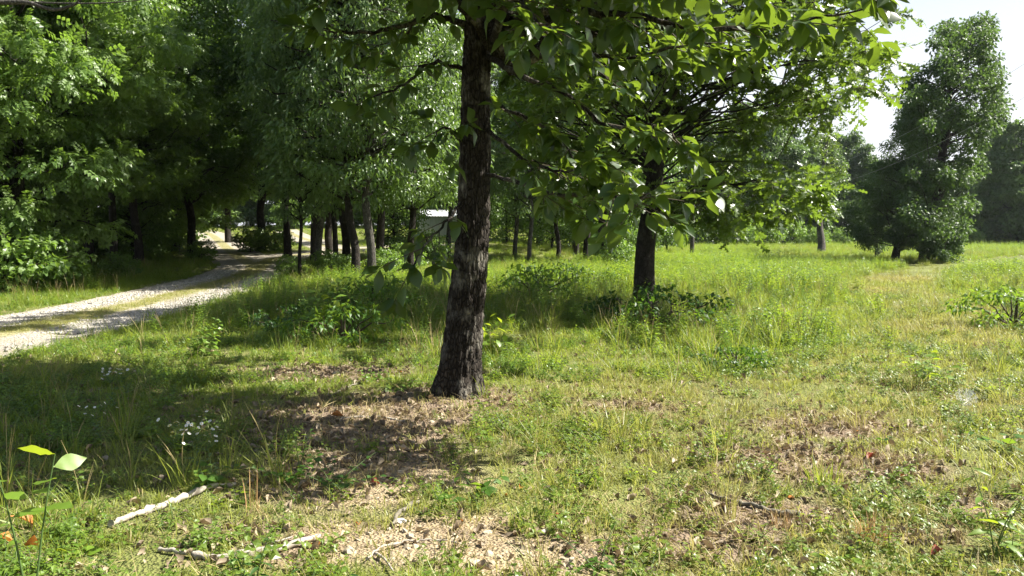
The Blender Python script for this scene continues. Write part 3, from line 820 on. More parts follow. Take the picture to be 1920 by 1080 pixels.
W = {}
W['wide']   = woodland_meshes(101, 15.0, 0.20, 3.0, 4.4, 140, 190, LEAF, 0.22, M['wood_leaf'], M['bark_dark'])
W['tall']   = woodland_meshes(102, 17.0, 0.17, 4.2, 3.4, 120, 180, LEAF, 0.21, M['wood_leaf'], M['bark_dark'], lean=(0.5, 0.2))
W['gloss']  = woodland_meshes(103, 15.0, 0.125, 2.5, 3.5, 150, 150, NARROW, 0.22, M['gloss_leaf'], M['bark_dark'], droop=0.7, up=0.45)
W['gloss2'] = woodland_meshes(104, 16.0, 0.12, 3.0, 3.3, 130, 150, NARROW, 0.21, M['gloss_leaf'], M['bark_grey'], droop=0.7, lean=(0.3, 0.1), up=0.45)
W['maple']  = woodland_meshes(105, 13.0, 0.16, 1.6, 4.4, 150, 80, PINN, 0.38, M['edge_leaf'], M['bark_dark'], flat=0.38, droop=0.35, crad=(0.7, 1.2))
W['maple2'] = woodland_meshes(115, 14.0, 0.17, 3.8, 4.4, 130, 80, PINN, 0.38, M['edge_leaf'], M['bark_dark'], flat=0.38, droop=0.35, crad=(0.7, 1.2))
W['under']  = woodland_meshes(106, 5.5, 0.06, 0.6, 2.0, 60, 110, LEAF, 0.17, M['wood_leaf'], M['bark_dark'], crad=(0.45, 0.8))
W['bush']   = woodland_meshes(107, 2.2, 0.03, 0.15, 1.2, 40, 90, ROUND, 0.15, M['edge_leaf'], M['twig'], crad=(0.3, 0.5))
W['far']    = woodland_meshes(108, 14.0, 0.18, 1.2, 4.0, 110, 170, ROUND, 0.36, M['far_leaf'], M['bark_dark'], crad=(0.8, 1.3))
W['far2']   = woodland_meshes(109, 15.0, 0.16, 0.8, 3.0, 110, 170, ROUND, 0.34, M['far_leaf'], M['bark_dark'], crad=(0.7, 1.1), topw=0.12)

def stand(kind, px, depth, scale, rot, label, group=None, name='woodland_tree', py=None, cat='tree', wx=None, sxy=1.0):
    x = wx if wx is not None else (px - 960.0) / FPX * depth
    loc = (x, depth, float(H0(x, depth)) - 0.05)
    t = thing(name, loc, label, cat, group, rot, scale)
    t.scale = (scale * sxy, scale * sxy, scale)
    link('trunk', W[kind][0], t)
    c = link('crown', W[kind][1], t); c['kind'] = 'stuff'
    return t
GW = 'trees of the woodland along the drive'
# left of the drive, front edge
stand('maple', -40, 23.5, 1.05, 0.4, 'big leafy tree overhanging the drive\'s far verge at the left edge, lit green', GW, wx=-14.5)
stand('maple2', 60, 27.0, 0.95, 2.1, 'second bright green tree beside the drive, just behind the one at the left edge', GW)
stand('bush', 10, 21.5, 1.15, 0.0, 'light green leafy bush on the drive\'s far verge at the left edge', 'bushes along the drive', 'roadside_bush', cat='bush')
stand('bush', 75, 22.5, 0.95, 2.0, 'light green bush on the verge right of the left edge bush', 'bushes along the drive', 'roadside_bush', cat='bush')
stand('bush', 130, 25.0, 0.5, 4.0, 'low dull bush at the dark wood edge beside the drive', 'bushes along the drive', 'roadside_bush', cat='bush')
stand('bush', 225, 27.5, 0.5, 1.0, 'small shaded bush under the woodland trees by the drive', 'bushes along the drive', 'roadside_bush', cat='bush')
stand('maple2', 215, 31.0, 0.85, 4.0, 'bright sprayed tree leaning over the dark hollow beside the drive', GW)
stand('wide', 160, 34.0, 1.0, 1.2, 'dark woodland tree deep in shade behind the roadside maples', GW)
stand('under', 250, 37.0, 1.0, 2.2, 'slim shaded understorey tree left of the drive', GW)
stand('tall', 262, 35.0, 1.0, 3.4, 'tall woodland tree over the dark hollow left of the drive', GW)
stand('wide', 362, 39.0, 0.95, 2.7, 'woodland tree with a thin dark trunk at the drive fork\'s left corner', GW)
stand('tall', 100, 40.0, 1.05, 0.7, 'woodland tree hidden in the shade at the left of the drive', GW)
stand('maple', 330, 46.0, 1.1, 5.0, 'sunlit tree rising behind the dark hollow left of the fork', GW)
stand('bush', 378, 38.0, 0.55, 3.3, 'sunny little bush at the foot of the trunk by the drive fork', 'bushes along the drive', 'roadside_bush', cat='bush')
for k, (px, dp, kd) in enumerate([(-60, 34, 'wide'), (20, 36, 'tall'), (200, 45, 'wide'), (60, 50, 'wide'), (260, 54, 'tall'), (-90, 44, 'tall'), (150, 60, 'wide'), (310, 60, 'wide'), (-20, 60, 'wide'), (230, 48, 'under'), (120, 52, 'wide'), (30, 48, 'wide'), (180, 50, 'wide'), (290, 50, 'under'), (330, 52, 'wide')]):
    stand(kd, px, dp, 1.0 + 0.08 * (k % 3), k * 1.3, 'shaded tree inside the dark wood left of the drive', 'trees inside the dark wood')
# over the fork and right of the drive
stand('wide', 488, 47.0, 1.1, 0.3, 'thick trunked tree with a leafy base standing in the drive fork', GW)
stand('bush', 470, 46.0, 0.75, 0.8, 'bush at the left foot of the thick trunk in the drive fork', 'bushes along the drive', 'roadside_bush', cat='bush')
stand('bush', 515, 46.3, 0.85, 2.8, 'bush at the right foot of the thick trunk in the drive fork', 'bushes along the drive', 'roadside_bush', cat='bush')
GD = 'glossy leaved trees right of the drive'
stand('gloss', 563, 27.5, 0.80, 0.0, 'thinnest dark trunked tree, first right of the shaded drive', GD, sxy=0.55)
stand('gloss2', 596, 31.0, 1.0, 1.1, 'grey trunked glossy leaved tree, second right of the shaded drive', GD)
stand('gloss', 628, 30.0, 0.95, 2.3, 'slender dark trunked tree between the grey trunk and the twin dark trunks', GD, sxy=0.8)
stand('gloss', 664, 26.5, 1.05, 3.6, 'darkest straight trunk, left one of the twin trunks behind the tall weeds', GD)
stand('gloss2', 697, 26.0, 1.05, 4.9, 'right one of the twin trunks behind the tall weeds', GD)
stand('gloss', 772, 30.0, 0.95, 5.7, 'glossy leaved tree just left of the big foreground trunk', GD)
stand('gloss2', 840, 41.0, 1.0, 0.7, 'glossy leaved tree mostly hidden by the big foreground trunk', GD)
stand('tall', 540, 40.0, 1.0, 1.8, 'tall tree meeting over the shaded drive', GW)  # extra tree put in where crown gaps let sun into the hollow
stand('wide', 430, 58.0, 1.05, 2.8, 'leafy tree arching over the far end of the fork', GW)
stand('wide', 620, 46.0, 1.0, 4.4, 'leafy tree behind the glossy trees on the clearing\'s edge', GW)
for _k, (_px, _d) in enumerate([(590, 36.0), (650, 37.5), (712, 35.5)]):  # hidden row added to block light to the hollow left of the drive
    stand('tall', _px, _d, 1.0, 1.0 + 2 * _k, ['dim tree behind the slender dark trunk right of the drive', 'dim tree behind the twin dark trunks', 'dim tree right of the twin dark trunks'][_k], GD)
stand('under', 740, 37.0, 0.8, 4.0, 'small understorey tree left of the big foreground trunk', GD)
for _k, (_px, _d, _s, _lb) in enumerate([(545, 28.5, 0.42, 'small bush at the foot of the thinnest trunk right of the drive'), (612, 29.5, 0.5, 'leafy bush between the grey trunk and the slender dark trunk'), (640, 27.0, 0.45, 'low bush just left of the twin dark trunks'),
                                   (720, 27.5, 0.55, 'leafy bush just right of the twin dark trunks'), (760, 31.0, 0.6, 'bush left of the big foreground trunk, under the glossy tree'), (800, 36.0, 0.8, 'bush in front of the pale metal shed')]):
    stand('bush', _px, _d, _s, _k * 1.7, _lb, 'bushes under the glossy leaved trees', 'understorey_bush', cat='bush')
# group behind the foreground tree and the oak
GM = 'trees behind the foreground trunk'
for px, dp, kd, sc, rt, lb in [(965, 41, 'gloss2', 0.85, 0.5, 'leaning grey trunked tree just right of the big foreground trunk'), (993, 38, 'gloss2', 0.8, 2.0, 'pale slim trunked tree right of the leaning grey one'),
                               (1046, 44, 'gloss', 0.9, 3.1, 'thin brown trunked tree alone between the pale trunk and the dark row'), (1080, 50, 'tall', 0.9, 4.2, 'dark trunked tree, leftmost of the dark row behind the oak'),
                               (1098, 42, 'tall', 0.9, 5.1, 'slim dark trunked tree in the middle of the dark row behind the oak'), (1126, 40, 'wide', 0.95, 0.2, 'thickest dark trunk of the row left of the oak')]:
    stand(kd, px, dp, sc, rt, lb, GM)
stand('bush', 1150, 39.0, 0.8, 0.4, 'dark bush at the foot of the thick trunk left of the oak', 'bushes along the drive', 'roadside_bush', cat='bush')
stand('wide', 1010, 62.0, 1.0, 1.4, 'leafy tree filling the gap behind the pale slim trunk', GM)
stand('wide', 1190, 62.0, 0.9, 3.4, 'leafy tree behind the oak\'s trunk', GM)
stand('tall', 900, 58.0, 0.95, 2.4, 'tree hidden behind the big foreground trunk', GM)
for _k, _px in enumerate([905, 950, 1000, 1035, 1075, 1112, 1160, 1205, 1250]):
    stand('under', _px, 54.0 + 5 * (_k % 3), 1.15, _k * 1.9, 'low leafy tree filling the shade behind the row of trunks', 'understorey behind the trunks')
for _k, (_px, _d) in enumerate([(-40, 33), (40, 34), (95, 36), (150, 38), (205, 39), (255, 42), (300, 45), (20, 47), (120, 49), (210, 52), (330, 49)]):
    stand('bush', _px, _d, 1.15 + 0.25 * (_k % 3), _k * 2.3, 'shrub in the black shade under the woodland trees left of the drive', 'shaded shrubs', 'shaded_shrub', cat='bush')
# tree lines
k = 0
FAR_LB = {1262: 'far tree showing just right of the oak\'s trunk', 1310: 'far tree right behind the utility pole', 1352: 'far tree rising just right of the utility pole', 1395: 'far tree under the sky gap below the oak\'s long limb',
          1440: 'far tree over which the power lines hang lowest', 1476: 'far tree behind the tip of the oak\'s lowest right limb', 1505: 'short far tree left of the leaning grey trunk', 1545: 'far tree directly behind the leaning grey trunk',
          1580: 'far tree just right of the leaning grey trunk', 1612: 'pale hazy tree topping the far tree line left of the grove', 1650: 'far tree touching the grove\'s left flank', 1690: 'far tree behind the grove\'s leaning tree',
          1735: 'far tree seen through the middle of the grove', 1790: 'far tree behind the tallest tree\'s trunk', 1835: 'far tree touching the grove\'s right flank', 1872: 'dark bluish green tree second from the right end of the far tree line',
          1905: 'dark bluish green tree cut by the picture\'s right edge', 1950: 'far tree outside the right edge, its crown just reaching in', 2010: 'outermost far tree beyond the right edge', 1290: 'taller farther tree behind the utility pole',
          1420: 'taller farther tree behind the low hanging power lines', 1520: 'farther tree behind the leaning trunk\'s left side', 1640: 'farther tree peeping out left of the grove', 1860: 'farther tree in the notch right of the grove', 1225: 'far tree hidden by the oak\'s trunk'}
for px, dp, sc in [(1262, 92, .80), (1310, 104, .85), (1352, 96, .80), (1395, 108, .95), (1440, 100, .85), (1476, 112, .80), (1505, 104, .68), (1545, 110, .72), (1580, 118, .85), (1612, 112, .92), (1650, 118, .84), (1690, 112, .75), (1735, 116, .75), (1790, 112, .70), (1835, 104, .78), (1872, 96, .95), (1905, 90, 1.0), (1950, 92, 1.0), (2010, 90, .95), (1290, 122, 1.0), (1420, 124, 1.0), (1520, 126, .85), (1640, 128, .95), (1860, 118, .95), (1225, 108, 1.0)]:
    lb = FAR_LB[px]
    stand(['far', 'far2'][k % 2], px, dp, sc * (1.36 if px < 1600 else 1.02), k * 1.7, lb, 'far tree line', 'far_tree'); k += 1
for k, px in enumerate(range(330, 1240, 48)):
    stand(['far', 'far2', 'far'][k % 3], px, 98 + 9 * (k % 3), 1.05, k * 2.1, 'dark tree in the wood closing the clearing behind the trunks', 'far woodland trees', 'far_tree')
for k, px in enumerate(range(360, 1230, 62)):
    stand('bush', px, 92 + 3 * (k % 3), 1.8, k * 1.1, 'dark shrub along the far edge of the clearing', 'far edge shrubs', 'far_shrub', cat='bush')
for k, px in enumerate(range(1250, 1960, 47)):
    stand('bush', px, 88 + 4 * (k % 3), 1.5 if px < 1500 else 1.1, k * 1.9, 'shrub along the foot of the far tree line', 'far edge shrubs', 'far_shrub', cat='bush')

# ---- polygon-guided crowns (the grove, the oak): centres sampled where the photograph shows foliage, at real depths
def in_poly(x, y, poly):
    c = False
    for (x1, y1), (x2, y2) in zip(poly, poly[1:] + poly[:1]):
        if (y1 > y) != (y2 > y) and x < (x2 - x1) * (y - y1) / (y2 - y1) + x1: c = not c
    return c
def poly_centres(r, poly, n, depth, dj, mind, holes=()):
    xs, ys = [p[0] for p in poly], [p[1] for p in poly]
    P = []; tries = 0
    while len(P) < n and tries < 40000:
        tries += 1
        x, y = r.uniform(min(xs), max(xs)), r.uniform(min(ys), max(ys))
        if not in_poly(x, y, poly) or any((x - a) ** 2 + (y - b) ** 2 < c * c for a, b, c in holes): continue
        p = at(x, y, depth + r.normal(0, dj))
        if P and np.min(np.linalg.norm(np.array(P) - p, axis=1)) < mind: continue
        P.append(p)
    return np.array(P)
def custom_tree(name, label, group, base, tip, r0, C, seed, per, tm, size, mat, bark, crad, flat=0.6, droop=0.35, spray=None, twig_r=0.005, limb_parts=False, side=12, extra=None, up=1.0, **kw):
    r = np.random.default_rng(seed)
    base = np.asarray(base, float); off = base
    t = thing(name, base, label, 'tree', group)
    trunk, limbs = grow(r, base - [0, 0, 0.15], tip, r0, C, side=side, **kw)
    tv, tf = tube(*trunk, n=side)
    link('trunk', mesh('trunk', [(tv - off, tf, 0, 0.5, True)], [bark]), t)
    if limb_parts:
        order = np.argsort([-l[1][0] for l in limbs])
        for q in order[:40]:
            v, f = tube(*limbs[q], n=6); link('limb', mesh('limb', [(v - off, f, 0, 0.5, True)], [bark]), t)
        rest = [limbs[q] for q in order[40:]]
        if rest:
            v, f = tubes(rest, 4); o = link('twigs', mesh('twigs', [(v - off, f, 0, 0.5, True)], [bark]), t); o['kind'] = 'stuff'
    else:
        v, f = tubes(limbs, 4); link('limbs', mesh('limbs', [(v - off, f, 0, 0.5, True)], [bark]), t)
    rad = r.uniform(*crad, len(C))
    if spray:
        (V, F, T), (wv, wf) = sprays(r, C, rad, spray[0], spray[1], tm, size, flat, droop, twig_r, up)
        o = link('shoots', mesh('shoots', [(wv - off, wf, 0, 0.5, False)], [M['twig']]), t); o['kind'] = 'stuff'
    else:
        V, F, T = leaf_cloud(r, C, rad, per, tm, size, flat, droop, up)
    c = link('crown', mesh('crown', [(V - off, F, 0, T, False)], [mat]), t); c['kind'] = 'stuff'
    return t
r_ = np.random.default_rng(77)
GV = 'trees of the meadow grove'
b1 = gnd(1737, 492); b1[2] = H0(*b1[:2]); d1 = b1[1]
tall_poly = [(1800, 18), (1768, 50), (1745, 110), (1705, 140), (1690, 230), (1700, 300), (1690, 400), (1705, 470), (1790, 480), (1812, 420), (1825, 350), (1838, 300), (1876, 245), (1882, 205), (1868, 90), (1845, 40)]
C = poly_centres(r_, tall_poly, 235, d1, 2.1, 0.38, [(1725, 300, 14), (1790, 250, 12), (1760, 160, 12), (1835, 180, 12)])
custom_tree('grove_tree', 'tallest tree of the grove at the right, its narrow crown standing against the white sky', GV, b1, at(1795, 40, d1), 0.34, C, 201, 170, LEAF, 0.21, M['dark_leaf'], M['bark_dark'], (0.42, 0.75), 0.8, start=0.12)
b2 = gnd(1678, 488); b2[2] = H0(*b2[:2]); d2 = b2[1]
left_poly = [(1705, 190), (1665, 250), (1632, 320), (1592, 370), (1582, 425), (1615, 462), (1690, 462), (1765, 440), (1770, 280), (1740, 210)]
C = poly_centres(r_, left_poly, 200, d2 - 0.5, 1.4, 0.35)
custom_tree('grove_tree', 'lower dark tree leaning right at the left side of the grove', GV, b2, at(1715, 225, d2), 0.20, C, 202, 190, NARROW, 0.19, M['dark_leaf'], M['bark_dark'], (0.38, 0.68), 0.65, start=0.12)
b3 = gnd(1645, 484); b3[2] = H0(*b3[:2])
C = poly_centres(r_, [(1610, 380), (1605, 450), (1660, 475), (1680, 440), (1660, 380)], 34, b3[1], 0.8, 0.35)
custom_tree('grove_tree', 'small bushy tree at the left foot of the grove', GV, b3, at(1640, 370, b3[1]), 0.12, C, 203, 180, NARROW, 0.16, M['dark_leaf'], M['bark_dark'], (0.35, 0.6), 0.5, start=0.1)
b4 = gnd(1765, 492); b4[2] = H0(*b4[:2])
C = poly_centres(r_, [(1730, 400), (1725, 470), (1760, 492), (1800, 488), (1808, 455), (1790, 400)], 40, b4[1] - 0.6, 0.8, 0.32)
custom_tree('grove_shrub', 'dark shrub spreading at the right foot of the grove', GV, b4, at(1768, 410, b4[1]), 0.07, C, 204, 170, LEAF, 0.15, M['dark_leaf'], M['bark_dark'], (0.3, 0.5), 0.55, start=0.1)
b5 = gnd(1540, 474); b5[2] = H0(*b5[:2])
C = poly_centres(r_, [(1545, 175), (1525, 260), (1500, 380), (1560, 410), (1590, 330), (1575, 230)], 26, b5[1], 1.2, 0.8)
custom_tree('leaning_tree', 'thin crowned tree with a bare grey trunk leaning right in the meadow', None, b5, at(1572, 180, b5[1]), 0.26, C, 205, 110, LEAF, 0.20, M['oak_leaf'], M['bark_grey'], (0.5, 0.8), 0.5, start=0.3, bow=0.3)

# ---- the oak in the middle distance
DB = TREE_B[1]
oak_poly = [(960, -190), (930, 60), (960, 250), (990, 350), (1080, 400), (1180, 360), (1275, 415), (1330, 430), (1400, 432), (1450, 410), (1520, 395), (1550, 360), (1525, 330), (1440, 310), (1350, 290), (1420, 240), (1540, 225), (1640, 165), (1690, 60), (1700, -190)]
holes = [(1298, 335, 48), (1320, 232, 30), (1410, 275, 24), (1480, 288, 26), (1560, 290, 36), (1225, 320, 46)]
Co = poly_centres(r_, oak_poly, 335, DB, 2.1, 0.41, holes)
Co = Co[np.linalg.norm(Co[:, :2] - TREE_B[:2], axis=1) < 7.5]
up_ = env_points(r_, 90, 6.6, 12.5, lambda t: 4.5 * (1 - 0.6 * t), 0.6); up_[:, :2] += TREE_B[:2] + np.array([0, -0.4])
Co = np.vstack([Co, up_])
custom_tree('oak_tree', 'dark trunked oak in the meadow with lobed leaves and long limbs reaching right', None, TREE_B, at(1262, -560, DB), 0.20, Co, 301, 0, OAK, 0.175, M['oak_leaf'], M['bark_dark'], (0.42, 0.75), 0.6, 0.25, spray=(9, 10), limb_parts=True, side=18, start=0.16, up=0.8, nseg=16, bow=0.05, k_limb=0.0085, min_limb=0.006)

# ---- the foreground tree
DA = TREE_A[1]
r = np.random.default_rng(404)
tA = thing('broadleaf_tree', TREE_A, 'big foreground tree with furrowed dark bark and large drooping leaves', 'tree')
zz = np.concatenate([np.linspace(-0.12, 1.2, 120), np.linspace(1.215, 4.4, 150)[0:], np.linspace(4.5, 9.5, 30)])
na_ = 150
ang = np.arange(na_) * 2 * math.pi / na_
cen_px = [(856, 745), (868, 640), (880, 520), (886, 430), (890, 300), (893, 150), (897, 0), (900, -140)]
cpts = np.array([at(px, py, DA) for px, py in cen_px])
cx = np.interp(zz, cpts[:, 2], cpts[:, 0]); cy = DA + 0.03 * np.sin(zz * 1.1)
wpx = np.interp(zz, cpts[:, 2], np.array([74, 68, 62, 57, 50, 48, 44, 40]) / 2 / FPX * DA)
wpx = wpx * np.where(zz > 4.3, np.clip(1 - (zz - 4.3) / 7, 0.2, 1), 1)
g_ang, g_z = np.meshgrid(ang, zz)
base_r = np.repeat(wpx[:, None], na_, 1)
flare = np.exp(-np.maximum(zz, 0) / 0.19)[:, None] * (0.055 + 0.06 * np.cos(g_ang * 5 + 0.7) + 0.03 * np.cos(g_ang * 3 + 2.0))
cxn, syn = np.cos(g_ang), np.sin(g_ang)
q = 7.0
warp = 0.5 * n3(cxn * 3, syn * 3, g_z * 2.5)
ridge = np.abs(n3(cxn * q + warp, syn * q + warp, g_z * 6.5) - 0.5) * 2
ridge2 = np.abs(n3(cxn * 15 + 5, syn * 15, g_z * 10) - 0.5) * 2
ridgeh = np.clip(ridge * 1.8, 0, 1)
rr_ = base_r + flare + 0.017 * ridgeh + 0.008 * ridge2 + 0.02 * (n3(cxn * 1.2, syn * 1.2, g_z * 1.3) - 0.5)
Vt = np.stack([cx[:, None] + rr_ * cxn, cy[:, None] + rr_ * syn, TREE_A[2] + g_z], -1).reshape(-1, 3) - TREE_A
i, j = np.meshgrid(np.arange(len(zz) - 1), np.arange(na_), indexing='ij')
Ft = np.stack([i * na_ + j, i * na_ + (j + 1) % na_, (i + 1) * na_ + (j + 1) % na_, (i + 1) * na_ + j], -1).reshape(-1, 4)
link('trunk', mesh('trunk', [(Vt, Ft, 0, ridgeh.ravel(), True)], [M['bark']]), tA)

def br(*pts): return np.array([at(*p) for p in pts])
BR = [ (br((900, 75, DA), (1000, 25, 7.0), (1150, 25, 6.5), (1320, 55, 6.2), (1480, 42, 6.0), (1650, 10, 5.8)), 0.040, 13, 0.30),
       (br((905, 40, DA), (970, 62, 7.2), (1080, 90, 6.9), (1170, 112, 6.6), (1290, 84, 6.3), (1400, 95, 6.1)), 0.032, 12, 0.25),
       (br((905, 100, DA), (970, 140, 7.2), (1050, 172, 6.9), (1140, 235, 6.6), (1220, 235, 6.4), (1290, 268, 6.2)), 0.030, 13, 0.22),
       (br((905, 235, DA), (985, 300, 7.2), (1060, 320, 6.9), (1130, 300, 6.7)), 0.022, 10, 0.2),
       (br((903, 180, DA), (960, 210, 7.3), (1040, 250, 7.1), (1120, 350, 6.9)), 0.022, 10, 0.2),
       (br((902, 325, DA), (990, 350, 7.1), (1090, 372, 6.6), (1180, 368, 6.1), (1236, 366, 5.8)), 0.022, 9, 0.35),
       (br((880, 48, DA), (820, 30, 7.4), (740, 52, 7.1), (650, 62, 6.8), (590, 55, 6.6)), 0.034, 11, 0.2),
       (br((875, 130, DA), (810, 120, 7.4), (750, 165, 7.1), (690, 185, 6.9)), 0.024, 9, 0.2),
       (br((870, 270, DA), (835, 240, 7.4), (805, 270, 7.2)), 0.014, 5, 0.25),
       (br((868, 380, DA), (835, 415, 7.3), (800, 455, 7.1), (772, 500, 6.9)), 0.016, 8, 0.25),
       (br((905, -40, DA), (1000, -60, 6.8), (1120, -70, 6.2), (1260, -40, 5.8), (1400, -30, 5.5)), 0.036, 12, 0.25),
       (br((880, -60, DA), (800, -80, 7.0), (720, -70, 6.5), (640, -40, 6.1)), 0.03, 9, 0.25),
       (br((900, 20, DA), (960, -10, 6.6), (1010, 40, 5.9), (1040, 60, 5.5)), 0.028, 8, 0.3),
       (br((895, 60, DA), (940, 20, 8.6), (1010, 50, 9.4), (1100, 120, 9.9), (1180, 180, 10.2)), 0.03, 11, 0.25),
       (br((885, 0, DA), (820, 0, 8.4), (760, 60, 9.2), (700, 90, 9.6)), 0.03, 9, 0.25)]
tw, LP, LD, LN, LS = [], [], [], [], []
def whorl(tip, d, n, r, smin=0.11, smax=0.22):
    for k in range(n):
        a = k * 2.4 + r.random() * 1.2
        s = unit(np.cross(d, [0.1, 0.2, 1.0])); u_ = np.cross(s, d)
        ld = unit(0.55 * d + 0.75 * (math.cos(a) * s + math.sin(a) * u_) + np.array([0, 0, -0.12 - 0.42 * r.random()]))
        LP.append(tip - d * 0.05 * (k / n) + r.normal(0, 0.008, 3)); LD.append(ld)
        LN.append(np.array([0, 0, 1.0]) + r.normal(0, 0.38, 3)); LS.append(r.uniform(smin, smax))
for P, r0b, ntw, tl in BR:
    C_ = catmull(P, 6); n_ = len(C_)
    C_[2:-1] += r.normal(0, 0.012, (n_ - 3, 3))
    v, f = tube(C_, np.linspace(r0b, 0.005, n_), 7)
    link('branch', mesh('branch', [(v - TREE_A, f, 0, 0.5, True)], [M['bark']]), tA)
    T = unit(np.gradient(C_, axis=0))
    ntw = int(ntw * (1.0 if P[-1][0] < P[0][0] else 1.9))
    for k in range(ntw):
        q = int((0.28 + 0.72 * (k + r.random() * 0.6) / ntw) * (n_ - 1)); q = min(q, n_ - 1)
        sidev = unit(np.cross(T[q], [0, 0, 1.0])) * (1 if k % 2 else -1)
        d = unit(T[q] * 0.6 + sidev * r.uniform(0.3, 1.0) + np.array([0, 0, r.uniform(-0.45, 0.3)]))
        l = tl * r.uniform(0.6, 1.7)
        path = C_[q] + d * l * np.linspace(0, 1, 4)[:, None] + np.array([0, 0, -0.10 * l]) * (np.linspace(0, 1, 4) ** 2)[:, None]
        tw.append((path, np.linspace(0.006, 0.0025, 4)))
        whorl(path[-1], unit(path[-1] - path[-2]), int(r.integers(4, 8)), r)
        if l > 0.28: whorl(path[2], d, 2, r)
    whorl(C_[-1], T[-1], 8, r)
v, f = tubes(tw, 4)
o = link('twigs', mesh('twigs', [(v - TREE_A, f, 0, 0.5, True)], [M['twig']]), tA); o['kind'] = 'stuff'
LP, LD, LN, LS = map(np.array, (LP, LD, LN, LS))
lx, ly, ld_ = px_of(LP)
vis = (lx > -20) & (lx < 1940) & (ly > -30) & (ly < 1080)
order = np.argsort(-np.where(vis, LS / ld_, 0))
top = order[:300]; rest = order[300:]
LM = [mesh('leaf', [(t_[0], t_[1], 0, 0.25 + 0.2 * k, True)], [M['big_leaf']]) for k, t_ in enumerate((BIG, BIG2, BIG3))]
def orient(d, n):
    y = unit(d); z = unit(n - (n @ y) * y); x = np.cross(y, z)
    return Matrix(((x[0], y[0], z[0]), (x[1], y[1], z[1]), (x[2], y[2], z[2])))
for k, q in enumerate(top):
    o = link('leaf', LM[k % 3], tA)
    o.matrix_local = Matrix.LocRotScale(Vector(LP[q] - TREE_A), orient(LD[q], LN[q]).to_quaternion(), Vector((LS[q],) * 3))
ch = []
for k, t_ in enumerate((BIG, BIG2, BIG3)):
    s_ = rest[k::3]
    V, F = place(t_, LP[s_], LD[s_], LN[s_], LS[s_]); ch.append((V - TREE_A, F, 0, rep(r.random(len(s_)), t_), True))
# crown above the frame
Cu = env_points(r, 225, 3.7, 10.8, lambda t: 3.4 * (0.8 + 0.3 * math.sin(t * 3)) * (1 - 0.5 * t), 0.5); Cu[:, 0] += np.interp(Cu[:, 2], cpts[:, 2], cpts[:, 0]) ; Cu[:, 1] += DA
ux, uy, ud = px_of(Cu)
keep = ~((uy > -70) & (ud > 0.5) & ((ux < 930) | (r.random(len(Cu)) < 0.5)))      # the low side of the crown is open where the photograph looks through it
Cu = Cu[keep]
_, limbs = grow(r, (0, DA, 3.0), (cx[-1], DA, TREE_A[2] + 9.5), 0.1, Cu, start=0.0)
v, f = tubes(limbs, 4); o = link('upper_limbs', mesh('upper_limbs', [(v - TREE_A, f, 0, 0.5, True)], [M['bark']]), tA); o['kind'] = 'stuff'
V, F, T = leaf_cloud(r, Cu, r.uniform(0.45, 0.75, len(Cu)), 115, tm_simple(0.28, 0.08, 0.25), 0.23, 0.7, 0.5)
ch.append((V - TREE_A, F, 0, T, False))
o = link('crown', mesh('crown', ch, [M['big_leaf']]), tA); o['kind'] = 'stuff'

# ------------------------------------------------------------------ air
HAZE = 0.00012
hb = np.array([[x, y, z] for x in (-190.0, 190.0) for y in (-30.0, 190.0) for z in (-1.2, 21.0)])
hf = np.array([[0, 1, 3, 2], [4, 6, 7, 5], [0, 4, 5, 1], [2, 3, 7, 6], [0, 2, 6, 4], [1, 5, 7, 3]])
m, nt, out = new_mat('summer_haze')
pv = nd(nt, 'ShaderNodeVolumePrincipled'); pv.inputs['Color'].default_value = (0.85, 0.92, 1.0, 1); pv.inputs['Density'].default_value = HAZE; pv.inputs['Anisotropy'].default_value = 0.35
nt.links.new(pv.outputs[0], out.inputs['Volume'])
tag(link('haze', mesh('haze', [(hb, hf, 0, 0.5, False)], [m])), 'thin pale summer haze over the meadow', kind='stuff')
# ------------------------------------------------------------------ utility pole, wires, shed
pb = at(1298, 440, 58.0); pz = float(H0(pb[0], pb[1])); ptop = at(1300, 291, 58.0)[2]
pole = thing('utility_pole', (pb[0], pb[1], pz), 'pale wooden utility pole with a can transformer standing behind the oak\'s branches', 'utility pole')
hgt = ptop - pz
v, f = tube(np.array([[0, 0, -0.3], [0, 0, hgt * 0.5], [0, 0, hgt]]), [0.16, 0.14, 0.12], 12); link('shaft', mesh('shaft', [(v, f, 0, 0.5, True)], [M['bark_grey']]), pole)
v2 = np.array([[0.0, 0.0, hgt], [0, 0, hgt + 0.02]]); v, f = tube(v2, [0.12, 0.02], 12); link('cap', mesh('cap', [(v, f, 0, 0.5, False)], [M['bark_grey']]), pole)
M['metal'] = plain_mat('galvanised_metal', (0.52, 0.53, 0.53), (0.66, 0.67, 0.67), 8, 0.5, 0.05)
v, f = tube(np.array([[0.38, -0.05, hgt - 1.0], [0.38, -0.05, hgt - 0.98], [0.38, -0.05, hgt - 0.30], [0.38, -0.05, hgt - 0.24], [0.38, -0.05, hgt - 0.2]]), [0.02, 0.19, 0.19, 0.14, 0.02], 14)
tr = link('transformer', mesh('transformer', [(v, f, 0, 0.5, True)], [M['metal']]), pole)
v, f = tube(np.array([[0.38, -0.05, hgt - 0.22], [0.38, -0.05, hgt - 0.1], [0.38, -0.05, hgt + 0.04]]), [0.05, 0.03, 0.045], 8); link('bushing', mesh('bushing', [(v, f, 0, 0.5, True)], [M['metal']]), tr)
v, f = tubes([(np.array([[0.08, 0, hgt - 0.4], [0.25, -0.03, hgt - 0.4]]), 0.03), (np.array([[0.08, 0, hgt - 0.8], [0.25, -0.03, hgt - 0.8]]), 0.03)], 5); link('bracket', mesh('bracket', [(v, f, 0, 0.5, False)], [M['metal']]), pole)
M['wire'] = plain_mat('aluminium_wire', (0.25, 0.26, 0.27), (0.32, 0.32, 0.33), 5, 0.45, 0.0)
